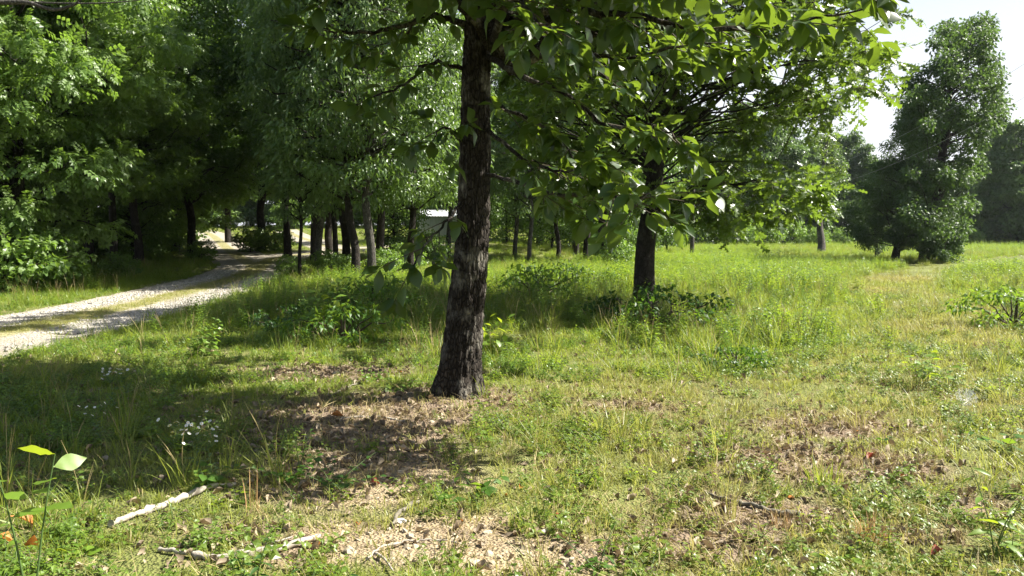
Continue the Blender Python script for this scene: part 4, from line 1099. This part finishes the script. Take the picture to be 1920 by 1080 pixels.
for nm_, dz_, dx_, lb in (('upper', 0.0, 0.0, 'upper power line sagging from the utility pole past the grove'), ('lower', -0.75, 0.15, 'lower power line sagging from the utility pole past the grove')):
    yy = np.linspace(58.0, 8.0, 40)
    P = np.stack([pb[0] + dx_ - 0.008 * (58 - yy), yy, (ptop - 3.0 + dz_) + 3.0 * ((yy - 36.0) / 22.0) ** 2], -1)
    v, f = tube(P, 0.004, 5); o = link('power_line', mesh('power_line', [(v, f, 0, 0.5, True)], [M['wire']])); tag(o, lb, 'power line', 'power lines from the utility pole')

sb = np.array([at(828, 440, 66.0)[0], 66.0]); sz_ = float(H0(*sb))
shed = thing('metal_shed', (sb[0], sb[1], sz_), 'small pale corrugated metal shed half hidden behind leaves left of the big trunk', 'shed', rotz=0.25, scale=0.72)
M['sheet'] = plain_mat('pale_corrugated_sheet', (0.55, 0.56, 0.56), (0.68, 0.69, 0.68), 3, 0.5, 0.05)
def sheet(w, h, k=16):
    u = np.linspace(-w / 2, w / 2, k * 4 + 1); d_ = 0.045 * np.sin(np.arange(k * 4 + 1) * math.pi / 2)
    V = []
    for zq in (0, h):
        for off in (0, 0.012): V += [[a, off + b_, zq] for a, b_ in zip(u, d_)]
    n = len(u); Fq = []
    for q in range(n - 1):
        Fq += [[q, q + 1, 2 * n + q + 1, 2 * n + q], [n + q + 1, n + q, 3 * n + q, 3 * n + q + 1], [2 * n + q, 2 * n + q + 1, 3 * n + q + 1, 3 * n + q], [q + 1, q, n + q, n + q + 1]]
    return np.array(V, float), np.array(Fq)
v, f = sheet(0.98, 2.3, 6); ms = mesh('wall_panel', [(v, f, 0, 0.5, False)], [M['sheet']])
for q in range(5):
    o = link('wall_panel', ms, shed, (-2.0 + q * 1.0, -1.5, 0.05))
for q in range(3):
    for s in (-1, 1):
        o = link('wall_panel', ms, shed, (s * 2.52, -1.0 + q * 1.0, 0.05)); o.rotation_euler = (0, 0, s * math.pi / 2)
v, f = sheet(1.05, 1.95, 6); mr = mesh('roof_sheet', [(v, f, 0, 0.5, False)], [M['sheet']])
for q in range(5):
    for s in (0, 1):
        o = link('roof_sheet', mr, shed, (-2.1 + q * 1.05, -1.75 if s == 0 else 1.75, 2.36)); o.rotation_euler = (R(-68), 0, math.pi * s)
v, f = tubes([(np.array([[a, b_, -0.1], [a, b_, 2.35]]), 0.06) for a in (-2.45, 2.45) for b_ in (-1.42, 1.5)], 6); link('post', mesh('post', [(v, f, 0, 0.5, False)], [M['grey_wood']]), shed)

# ------------------------------------------------------------------ saplings, weeds and flowers one can single out
r = np.random.default_rng(909)
LEAFMESH = {}
def leafmesh(kind, mat):
    key = (kind, mat)
    if key not in LEAFMESH:
        t_ = {'big': BIG, 'big2': BIG2, 'wide': BIG3, 'lance': tm_grid([0.02, 0.08, 0.12, 0.12, 0.07, 0.004], 0.15, 0.3, 0.06), 'oval': tm_grid([0.03, 0.2, 0.3, 0.28, 0.16, 0.004], 0.08, 0.2, 0.1),
              'heart': tm_grid([0.22, 0.36, 0.34, 0.22, 0.08, 0.004], 0.08, 0.2, 0.16)}[kind]
        LEAFMESH[key] = mesh('leaf', [(t_[0], t_[1], 0, 0.5, True)], [M[mat]])
    return LEAFMESH[key]
M['lime_leaf'] = leaf_mat('lime_sapling_leaf', (0.09, 0.17, 0.02), (0.16, 0.26, 0.03), (0.42, 0.52, 0.03), 0.42, 0.45, 0.4, 0.6)
M['deep_leaf'] = leaf_mat('deep_green_leaf', (0.022, 0.060, 0.014), (0.055, 0.115, 0.022), (0.14, 0.28, 0.02), 0.45, 0.36, 0.3, 0.6)
M['mid_leaf'] = leaf_mat('mid_green_leaf', (0.035, 0.09, 0.015), (0.085, 0.17, 0.025), (0.26, 0.40, 0.03), 0.45, 0.42, 0.3, 0.6)
def plant(name, label, cat, base, stems, leaves, size, kind, mat, height_, spread=0.25, stem_mat='stem', group=None, droop=0.25, t0=0.3, whorl_=False, seed=0, stem_r=0.004):
    """a plant of its own: a stem mesh, and every leaf an object"""
    r = np.random.default_rng(seed)
    base = np.array([base[0], base[1], float(height(base[0], base[1]))])
    t = thing(name, base, label, cat, group)
    paths = []
    for s in range(stems):
        a = s * 6.283 / stems + r.random(); l = spread * r.uniform(0.4, 1.0) * (0.25 if stems == 1 else 1)
        h = height_ * r.uniform(0.75, 1.05)
        P = np.array([[math.cos(a) * l * q ** 1.5, math.sin(a) * l * q ** 1.5, -0.03 + h * (q - 0.12 * q * q)] for q in np.linspace(0, 1, 6)])
        paths.append((P, np.linspace(stem_r, stem_r * 0.35, 6)))
        for k in range(leaves):
            q = t0 + (1 - t0) * (k / max(1, leaves - 1)) if not whorl_ else r.uniform(0.85, 1.0)
            p = np.array([np.interp(q, np.linspace(0, 1, 6), P[:, c]) for c in range(3)])
            az = k * 2.4 + s + r.normal(0, 0.3)
            d = unit(np.array([math.cos(az), math.sin(az), 0.35 - droop * 2 * r.random()]))
            nn = unit(np.array([0, 0, 1.0]) + r.normal(0, 0.3, 3))
            o = link('leaf', leafmesh(kind, mat), t)
            o.matrix_local = Matrix.LocRotScale(Vector(p), orient(d, nn).to_quaternion(), Vector((size * r.uniform(0.7, 1.15) * (1.1 - 0.45 * q * (not whorl_)),) * 3))
    v, f = tubes(paths, 5); link('stem', mesh('stem', [(v, f, 0, 0.4, True)], [M[stem_mat]]), t)
    return t
p_ = lambda px, Y_: (at(px, 540, Y_)[0], Y_)
plant('sapling', 'pale yellow green broad leaved sapling rising at the left edge of the foreground', 'sapling', p_(35, 3.0), 2, 5, 0.20, 'wide', 'lime_leaf', 1.13, 0.10, seed=1, t0=0.72, stem_r=0.006)
plant('leafy_weed', 'dark narrow leaved weed at the bottom left, in front of the grey fallen stick', 'weed', p_(462, 3.45), 2, 16, 0.085, 'lance', 'deep_leaf', 0.34, 0.12, seed=2, t0=0.15)
plant('leafy_weed', 'dark narrow leaved weed at the bottom edge, right of the grey fallen stick', 'weed', p_(600, 3.4), 3, 6, 0.10, 'lance', 'deep_leaf', 0.18, 0.2, seed=3, t0=0.2)
plant('leafy_weed', 'dark spreading weed at the bottom edge below the short stick', 'weed', p_(1125, 3.75), 3, 8, 0.10, 'lance', 'mid_leaf', 0.24, 0.25, seed=4, t0=0.2)
plant('seedling', 'seedling with one big oval leaf on the bare soil below the trunk', 'seedling', gnd(838, 955)[:2], 1, 3, 0.15, 'oval', 'mid_leaf', 0.14, 0.3, seed=5, t0=0.6)
plant('seedling', 'dark glossy leaved seedling right of the big oval leaf on the bare soil', 'seedling', gnd(900, 930)[:2], 3, 7, 0.13, 'big', 'mid_leaf', 0.20, 0.28, seed=6, t0=0.3)
plant('sapling', 'lime green drooping leaved sapling close behind the right side of the big trunk', 'sapling', gnd(930, 668)[:2], 4, 9, 0.19, 'big', 'lime_leaf', 0.72, 0.4, seed=7, droop=0.5)
plant('seedling', 'small shoot with two dark heart shaped leaves right of the big trunk', 'seedling', gnd(916, 590)[:2], 2, 2, 0.22, 'heart', 'deep_leaf', 0.65, 0.3, seed=8, t0=0.9)
plant('sapling', 'lime green sapling standing out of the tall weeds left of the big trunk', 'sapling', gnd(608, 640)[:2], 5, 9, 0.24, 'big', 'lime_leaf', 1.15, 0.5, seed=9, t0=0.4)
plant('sapling', 'bright green sapling among the weeds at the right, above the spider web', 'sapling', gnd(1738, 728)[:2], 5, 9, 0.16, 'big', 'lime_leaf', 0.45, 0.4, seed=10, t0=0.35)
plant('seedling', 'grey green broad leaved seedling at the right edge below the spider web', 'seedling', gnd(1868, 840)[:2], 3, 5, 0.15, 'wide', 'mid_leaf', 0.22, 0.28, seed=11, t0=0.5)
plant('leafy_weed', 'yellow green long leaved stalk at the bottom right corner', 'weed', p_(1885, 3.9), 3, 8, 0.15, 'lance', 'lime_leaf', 0.5, 0.22, seed=12, t0=0.2)
plant('leafy_weed', 'dark leafy weed patch in the dirt left of the bare soil', 'weed', gnd(625, 915)[:2], 7, 9, 0.075, 'oval', 'deep_leaf', 0.22, 0.38, seed=13, t0=0.3)
plant('leafy_weed', 'leafy weed clump just right of the white flowers', 'weed', gnd(545, 905)[:2], 6, 9, 0.075, 'oval', 'mid_leaf', 0.2, 0.32, seed=14, t0=0.3)
plant('leafy_weed', 'broad leaved weed under the tall white flowers', 'weed', gnd(392, 918)[:2], 3, 6, 0.12, 'oval', 'mid_leaf', 0.2, 0.2, seed=15, t0=0.3)
plant('leafy_weed', 'upright willowy weed at the shade edge right of the white flowers', 'weed', gnd(562, 880)[:2], 2, 12, 0.085, 'lance', 'mid_leaf', 0.42, 0.12, seed=16, t0=0.35)
for q, (px, py, lb) in enumerate([(1050, 900, 'small narrow leaved seedling in the sunny grass right of the bare soil'), (1220, 1040, 'bright green low weed at the bottom right of the bare soil'), (1560, 1050, 'bright green low weed at the bottom edge below the dark stick'),
                                  (1010, 855, 'three leaved pale seedling right of the tree\'s foot'), (1640, 830, 'dark round leaved seedling in the brown litter at the right'), (150, 1040, 'broad round leaf plant in the grass at the bottom left corner'), (270, 900, 'leafy weed above the white fallen branch')]):
    plant('seedling', lb, 'seedling', gnd(px, py)[:2], 3, 5, 0.085, ['lance', 'big', 'oval', 'wide', 'heart', 'heart', 'lance'][q], ['mid_leaf', 'lime_leaf', 'lime_leaf', 'lime_leaf', 'deep_leaf', 'lime_leaf', 'mid_leaf'][q], 0.12, 0.16, seed=30 + q, t0=0.35)

def fleabane(px, py, h, heads, label, seed):
    r = np.random.default_rng(seed)
    g = gnd(px, py); base = np.array([g[0], g[1], float(height(g[0], g[1]))])
    t = thing('white_flower', base, label, 'flower', 'white wild flowers in the shade')
    top = np.array([r.normal(0, 0.04), r.normal(0, 0.04), h * 0.72])
    paths = [(np.array([[0, 0, -0.02], top * 0.5 + r.normal(0, 0.01, 3), top]), [0.0035, 0.003, 0.002])]
    k_ = 16
    a = np.arange(k_) * 2 * math.pi / k_
    V = [[0.0, 0, 0.002]]; Fp = []
    for q in range(k_):
        for da, rr in ((-0.13, 0.95), (0.13, 0.95)): V.append([rr * math.cos(a[q] + da), rr * math.sin(a[q] + da), 0.10 * (1 - 0.6 * (q % 2))])
        V += [[0.3 * math.cos(a[q] - 0.17), 0.3 * math.sin(a[q] - 0.17), 0.02], [0.3 * math.cos(a[q] + 0.17), 0.3 * math.sin(a[q] + 0.17), 0.02]]
        o_ = 1 + 4 * q; Fp += [[o_ + 2, o_, o_ + 1], [o_ + 2, o_ + 1, o_ + 3]]
    mp = mesh('flower_head', [(np.array(V), np.array(Fp), 0, 0.5, False)], [M['petal']])
    dv, df = pebble(np.random.default_rng(1), 4, 8, 0.45); md = mesh('disc', [(dv * 0.36, df, 0, 0.5, True)], [M['disc']])
    for q in range(heads):
        e = top + np.array([r.normal(0, 0.075), r.normal(0, 0.075), h * r.uniform(0.08, 0.30)])
        paths.append((np.array([top * 0.92, (top + e) / 2 + np.array([0, 0, -0.01]), e]), [0.0018, 0.0015, 0.0012]))
        o = link('flower_head', mp, t); o.location = e; o.rotation_euler = (r.normal(0, 0.4) + 0.45, r.normal(0, 0.4), r.random() * 6); o.scale = (r.uniform(0.010, 0.015),) * 3
        dd_ = link('disc', md, o)
    nl = 12
    tq = r.uniform(0.05, 0.9, nl)[:, None]
    az = np.arange(nl) * 2.4
    v, f = tubes(paths, 4)
    lv, lf = place(NARROW, top * tq, np.stack([np.cos(az), np.sin(az), 0.4 * np.ones(nl)], -1), np.tile([0, 0, 1.0], (nl, 1)), 0.07)
    link('stem', mesh('stem', [(v, f, 0, 0.4, True), (lv, lf, 0, 0.6, False)], [M['stem']]), t)
fleabane(372, 905, 0.42, 26, 'tallest bunch of white daisy like flowers, nearest the white fallen branch', 51)
fleabane(400, 905, 0.32, 10, 'shorter white flowers right beside the tallest bunch', 52)
fleabane(212, 770, 0.38, 14, 'white flower bunch in the shaded grass towards the drive', 53)
fleabane(190, 840, 0.34, 11, 'small white flowers in the shade below the other shaded bunch', 54)
fleabane(238, 752, 0.36, 9, 'farthest few white flowers in the shaded grass', 55)

def tuft_thing(name, label, cat, px, py, n, spread, h0_, h1_, mat, seed, w=0.004, lean=0.35):
    r = np.random.default_rng(seed); g = gnd(px, py)
    v, f, t_ = blade_set(n, spread, h0_, h1_, lean, w, r)
    o = link(name, mesh(name, [(v, f, 0, t_, False)], [M[mat]]), None, (g[0], g[1], float(height(g[0], g[1]))))
    return tag(o, label, cat)
M['rust'] = leaf_mat('rusty_stalk', (0.34, 0.19, 0.08), (0.52, 0.34, 0.16), (0.4, 0.25, 0.08), 0.6, 0.25, 0.3, 0.3)
tuft_thing('dead_stalks', 'rusty dead grass stalks standing between the two fallen branches', 'dead stalks', 474, 962, 9, 0.035, 0.12, 0.34, 'rust', 61, 0.0045, 0.15)
tuft_thing('dead_stalks', 'reddish brown tuft of dead grass beside the dark fallen stick', 'dead stalks', 1465, 985, 26, 0.06, 0.05, 0.16, 'rust', 62)
tuft_thing('dead_stalks', 'tan dry grass tuft leaning in the sun left of the big trunk', 'dead stalks', 810, 668, 60, 0.32, 0.25, 0.65, 'straw', 63, 0.006, 0.6)
tuft_thing('grass_clump', 'fresh green grass clump on the litter right of the dark stick', 'grass clump', 1545, 905, 60, 0.10, 0.08, 0.26, 'grass', 64, 0.005, 0.7)
tuft_thing('grass_clump', 'green grass clump at the right end of the bare soil', 'grass clump', 985, 985, 45, 0.10, 0.06, 0.2, 'grass', 65, 0.005, 0.8)
tuft_thing('grass_clump', 'rusty based grass clump in the lower right litter', 'grass clump', 1630, 1015, 50, 0.09, 0.06, 0.22, 'rust', 66, 0.005, 0.6)

tuft_thing('grass_clump', 'grass clump against the right side of the big trunk\'s foot', 'grass clump', 905, 748, 40, 0.08, 0.08, 0.3, 'grass', 67, 0.005, 0.5)
tuft_thing('grass_clump', 'little grass clump in front of the big trunk\'s foot', 'grass clump', 868, 768, 34, 0.10, 0.05, 0.16, 'grass', 68, 0.005, 0.8)
tuft_thing('grass_clump', 'shaded grass clump at the left side of the big trunk\'s foot', 'grass clump', 806, 750, 34, 0.09, 0.06, 0.2, 'grass', 69, 0.005, 0.7)
# bushes of the middle distance
def bush_mesh(seed, h, rad, n, per, tm, size, mat, crad):
    return woodland_meshes(seed, h, 0.02, 0.1, rad, n, per, tm, size, mat, M['twig'], crad=crad, topw=0.5)
def bush(px, py, me, label, sc=1.0, rot=0.0, dz=0.0):
    g = gnd(px, py); t = thing('meadow_bush', (g[0], g[1], float(height(g[0], g[1])) - 0.03), label, 'bush', None, rot, sc)
    link('stems', me[0], t); c = link('foliage', me[1], t); c['kind'] = 'stuff'
    return t
BM1 = bush_mesh(120, 1.0, 1.0, 46, 60, LEAF, 0.11, M['deep_leaf'], (0.18, 0.32))
BM2 = bush_mesh(121, 1.1, 1.1, 56, 70, NARROW, 0.15, M['mid_leaf'], (0.2, 0.35))
bush(1225, 612, BM1, 'dark leafy bush wrapped around the oak\'s foot', 1.15)
bush(1178, 600, BM1, 'low dark bush spilling to the left of the oak\'s foot', 0.62, 2.0)
bush(1005, 560, BM2, 'rounded bright bush in the weeds between the big trunk and the oak', 1.15, 1.0)
bush(1090, 545, BM2, 'wide low bush of weeds behind the rounded bush left of the oak', 1.0, 3.0)
bush(548, 622, BM1, 'dark green bush in the weeds near the drive', 0.72, 0.5)
bush(700, 590, BM2, 'leafy green bush in the weeds behind the lime sapling', 1.0, 4.5)
bush(640, 640, BM2, 'leafy green bush in front of the lime sapling', 0.8, 5.5)
bush(1905, 615, BM2, 'green bush in the tall grass at the right edge', 0.9, 1.7)
bush(1380, 690, BM1, 'low dark clump in the sunny grass right of the oak', 0.45, 0.7)

# ------------------------------------------------------------------ fallen wood
def fallen(name, pxs, radii, mat, label, cat, lift=0.5, prongs=()):
    P = np.array([gnd(*p) for p in pxs]); P[:, 2] = height(P[:, 0], P[:, 1]) + np.asarray(radii) * lift + 0.006
    C_ = catmull(P, 6); C_[1:-1] += np.random.default_rng(len(label)).normal(0, 0.004, (len(C_) - 2, 3))
    rr = np.interp(np.linspace(0, 1, len(C_)), np.linspace(0, 1, len(radii)), radii) * (1 + 0.18 * np.random.default_rng(3).normal(size=len(C_)))
    v, f = tube(C_, np.abs(rr), 10); o0 = C_[0].copy()
    caps = []
    for e in (C_[0], C_[-1]): pass
    o = link(name, mesh(name, [(v - o0, f, 0, 0.5, True), (np.vstack([v[:10], C_[:1]]) - o0, np.array([[10, (k + 1) % 10, k] for k in range(10)]), 0, 0.5, False), (np.vstack([v[-10:], C_[-1:]]) - o0, np.array([[k, (k + 1) % 10, 10] for k in range(10)]), 0, 0.5, False)], [M[mat]]), None, o0)
    tag(o, label, cat)
    for pr_ in prongs:
        Q = np.array([gnd(*p) for p in pr_]); Q[:, 2] = height(Q[:, 0], Q[:, 1]) + 0.02
        v, f = tube(catmull(Q, 4), np.linspace(0.009, 0.004, (len(Q) - 1) * 4 + 1), 6); link('side_twig', mesh('side_twig', [(v - o0, f, 0, 0.5, True)], [M[mat]]), o)
    return o
fallen('fallen_branch', [(208, 990), (255, 970), (300, 955), (345, 938), (390, 922), (442, 912)], [0.016, 0.019, 0.020, 0.019, 0.016, 0.011], 'white_wood', 'whitish fallen branch lying in the grass at the lower left', 'fallen branch', 0.9)
fallen('fallen_branch', [(300, 1034), (345, 1042), (400, 1053), (470, 1045), (540, 1030), (600, 1006)], [0.010, 0.013, 0.016, 0.017, 0.017, 0.014], 'grey_wood', 'grey fallen stick on the bare soil at the bottom left', 'fallen branch', 0.8, [[(470, 1028), (510, 1024), (548, 1013)]])
fallen('fallen_branch', [(1322, 926), (1365, 938), (1410, 946), (1450, 960), (1500, 964)], [0.007, 0.011, 0.013, 0.015, 0.016], 'dark_wood', 'dark mossy stick lying in the sunny litter at the lower right', 'fallen branch', 0.9)
fallen('fallen_twig', [(688, 1056), (712, 1036), (760, 1020), (800, 1015), (845, 1018), (880, 1034)], [0.006, 0.006, 0.005, 0.004, 0.004, 0.003], 'grey_wood', 'thin arched grey twig on the pebbly soil', 'twig', 3.0, [[(705, 1045), (722, 1056), (738, 1080)]])
fallen('fallen_branch', [(1008, 1004), (1035, 994), (1062, 984)], [0.010, 0.014, 0.011], 'grey_wood', 'short stub of grey wood at the right end of the bare soil', 'fallen branch', 0.8)
fallen('fallen_twig', [(640, 785), (700, 782), (760, 790)], [0.008, 0.009, 0.006], 'grey_wood', 'pale twig lying in the shadow left of the tree\'s foot', 'twig', 1.0)
fallen('fallen_twig', [(620, 745), (660, 722), (690, 716)], [0.010, 0.012, 0.008], 'dark_wood', 'dark twig in the leaf litter at the upper edge of the tree\'s shadow', 'twig', 1.0)
fallen('fallen_twig', [(735, 990), (752, 962), (790, 940)], [0.012, 0.014, 0.010], 'dark_wood', 'brown bark strip on the soil beside the white stone', 'twig', 0.6)

# dead leaves worth pointing at
DLM = {mt: [mesh('dead_leaf', [(CURL[k][0] - np.array([0, 0.5, 0]), CURL[k][1], 0, 0.3 + 0.3 * k, True)], [M[mt]]) for k in range(3)] for mt in ('dead_orange', 'dead_red', 'litter')}
for k, (px, py, sz, mt, lb) in enumerate([(52, 990, 0.12, 'dead_orange', 'upright orange dead leaf at the left bottom corner'), (58, 1030, 0.12, 'dead_orange', 'orange dead leaf lying below the upright one at the bottom left'), (12, 1022, 0.08, 'dead_orange', 'orange dead leaf cut by the left edge'),
      (862, 984, 0.095, 'dead_orange', 'orange dead leaf alone on the bare pebbly soil'), (948, 930, 0.07, 'dead_orange', 'orange brown dead leaf beside the dark seedling'), (972, 922, 0.07, 'dead_orange', 'dead brown leaf right of the dark seedling, the upper of two'),
      (705, 905, 0.10, 'dead_red', 'dark reddish dead leaf at the edge of the weed patch'), (765, 938, 0.09, 'litter', 'flat brown dead leaf on the soil below the tree\'s shadow'), (1752, 1052, 0.085, 'dead_red', 'deep red dead leaf at the bottom right'),
      (1722, 1048, 0.10, 'litter', 'brown dead leaf beside the deep red one at the bottom right'), (1482, 931, 0.075, 'dead_orange', 'tan dead leaf just above the dark stick'), (1638, 860, 0.09, 'dead_red', 'dark red dead leaf in the brown litter at the right'),
      (1694, 892, 0.06, 'dead_orange', 'little orange dead leaf in the grass at the right'), (1605, 808, 0.06, 'dead_orange', 'little orange dead leaf in the upper litter patch'), (636, 784, 0.10, 'dead_orange', 'rusty dead leaf in the shadow left of the trunk'),
      (592, 1022, 0.09, 'dead_orange', 'rusty dead leaf under the right end of the grey stick'), (750, 698, 0.10, 'dead_orange', 'orange dead leaf in the sun just left of the trunk'), (715, 576, 0.22, 'dead_orange', 'pinkish brown dead leaf held up in the weeds left of the trunk'),
      (672, 985, 0.07, 'dead_orange', 'small rusty leaf at the left rim of the bare soil'), (1046, 965, 0.05, 'dead_red', 'tiny red leaf in the litter above the short stub')]):
    g = gnd(px, py); o = link('dead_leaf', DLM[mt][k % 3], None, (g[0], g[1], float(height(g[0], g[1])) + 0.02 + (0.45 if 'held up' in lb else 0.03 if 'upright' in lb else 0)))
    o.rotation_euler = (1.2 if 'upright' in lb else r.normal(0, 0.35), r.normal(0, 0.35), r.random() * 6.28); o.scale = (sz,) * 3
    tag(o, lb, 'dead leaf', 'coloured dead leaves on the ground')
# stones worth pointing at
SM = []
for k in range(4):
    v, f = pebble(np.random.default_rng(70 + k), 6, 9, 0.55); SM.append(mesh('stone', [(v, f, 0, 0.25 * k, False)], [M['stone']]))
M['white_stone'] = plain_mat('white_quartz', (0.62, 0.60, 0.55), (0.80, 0.78, 0.74), 20, 0.6, 0.2)
SM.append(mesh('stone', [(v, f, 0, 0.5, False)], [M['white_stone']]))
for k, (px, py, sz, lb) in enumerate([(752, 978, 0.030, 'bright white stone on the bare soil'), (769, 1004, 0.026, 'pale stone just below the bright white one'), (891, 1058, 0.042, 'largest pale stone, low in the middle of the bare soil'), (933, 1043, 0.022, 'small squarish pale stone right of the largest one'),
      (818, 1046, 0.022, 'small stone left of the largest pale one'), (913, 998, 0.034, 'flat pale stone right of the orange leaf'), (696, 872, 0.030, 'pale stone in the dappled shade below the trunk'), (655, 1036, 0.036, 'half buried pale stone left of the arched twig'),
      (853, 884, 0.024, 'tan stone in the sun right of the dappled shade'), (1019, 996, 0.024, 'white stone beside the short wooden stub'), (984, 1036, 0.026, 'pale stone between the grass clump and the bottom edge'), (1069, 1049, 0.034, 'long pale stone at the bottom, right of the bare soil'),
      (1522, 964, 0.026, 'cream coloured stone at the right end of the dark stick'), (795, 905, 0.026, 'grey tan stone above the orange leaf'), (630, 700, 0.05, 'pale stone at the sunlit upper rim of the tree\'s shadow'), (770, 740, 0.03, 'pale stone close to the left side of the trunk')]):
    g = gnd(px, py); o = link('stone', SM[4] if 'white' in lb and 'bright' not in lb or k == 0 else SM[k % 4], None, (g[0], g[1], float(height(g[0], g[1])) + sz * 0.15))
    o.rotation_euler = (r.normal(0, 0.25), r.normal(0, 0.25), r.random() * 6.28); o.scale = (sz * 1.25, sz, sz)
    tag(o, lb, 'stone', 'stones on the bare soil')

# spider web sheet in the grass
g = gnd(1812, 765); wb = np.array([g[0], g[1], float(height(g[0], g[1])) + 0.06])
r = np.random.default_rng(88); paths = []
for k in range(70):
    a, b_ = r.random() * 6.28, r.random() * 6.28
    p0 = np.array([0.10 * math.cos(a), 0.06 * math.sin(a), 0.05 + 0.07 * math.sin(a)]); p1 = np.array([0.10 * math.cos(b_), 0.06 * math.sin(b_), 0.05 + 0.07 * math.sin(b_)]); m_ = (p0 + p1) / 2 * 0.85 + np.array([0, 0, -0.03])
    paths.append((np.array([p0, m_, p1]), 0.00045))
v, f = tubes(paths, 3)
M['silk'] = plain_mat('spider_silk', (0.75, 0.76, 0.78), (0.82, 0.83, 0.84), 5, 0.4, 0.0)
tag(link('spider_web', mesh('spider_web', [(v, f, 0, 0.5, False)], [M['silk']]), None, wb), 'white sheet of spider web slung in the grass at the right', 'spider web')
# bare dead limb crossing the top left corner
dl = [(-60, -4), (0, 4), (52, 5), (100, 18), (138, 9), (155, -6)]
DEAD_LIMB_PTS = np.array([at(px, py, 17.5) for px, py in dl])
mt_ = [o for o in bpy.data.objects if o.get('label', '').startswith('big leafy tree')][0]
inv = (Matrix.Translation(mt_.location) @ Matrix.Rotation(mt_.rotation_euler[2], 4, 'Z') @ Matrix.Diagonal((*mt_.scale, 1))).inverted()
def loc_(P): return np.array([inv @ Vector(p) for p in P])
start_ = np.array([[mt_.location[0] + 0.1, mt_.location[1], mt_.location[2] + 6.2]])
paths = [(loc_(catmull(np.vstack([start_, DEAD_LIMB_PTS]), 4)), np.linspace(0.07, 0.02, 25)),
         (loc_(catmull(np.array([at(px, py, 17.5) for px, py in [(50, 4), (110, 6), (180, 6), (235, 3), (262, 0)]]), 4)), np.linspace(0.022, 0.008, 17))]
v, f = tubes(paths, 6); link('dead_limb', mesh('dead_limb', [(v, f, 0, 0.5, True)], [M['bark_grey']]), mt_)
# count
dg_tris = sum(len(me.loops) - 2 * len(me.polygons) for me in bpy.data.meshes)
print('UNIQUE TRIS', dg_tris)
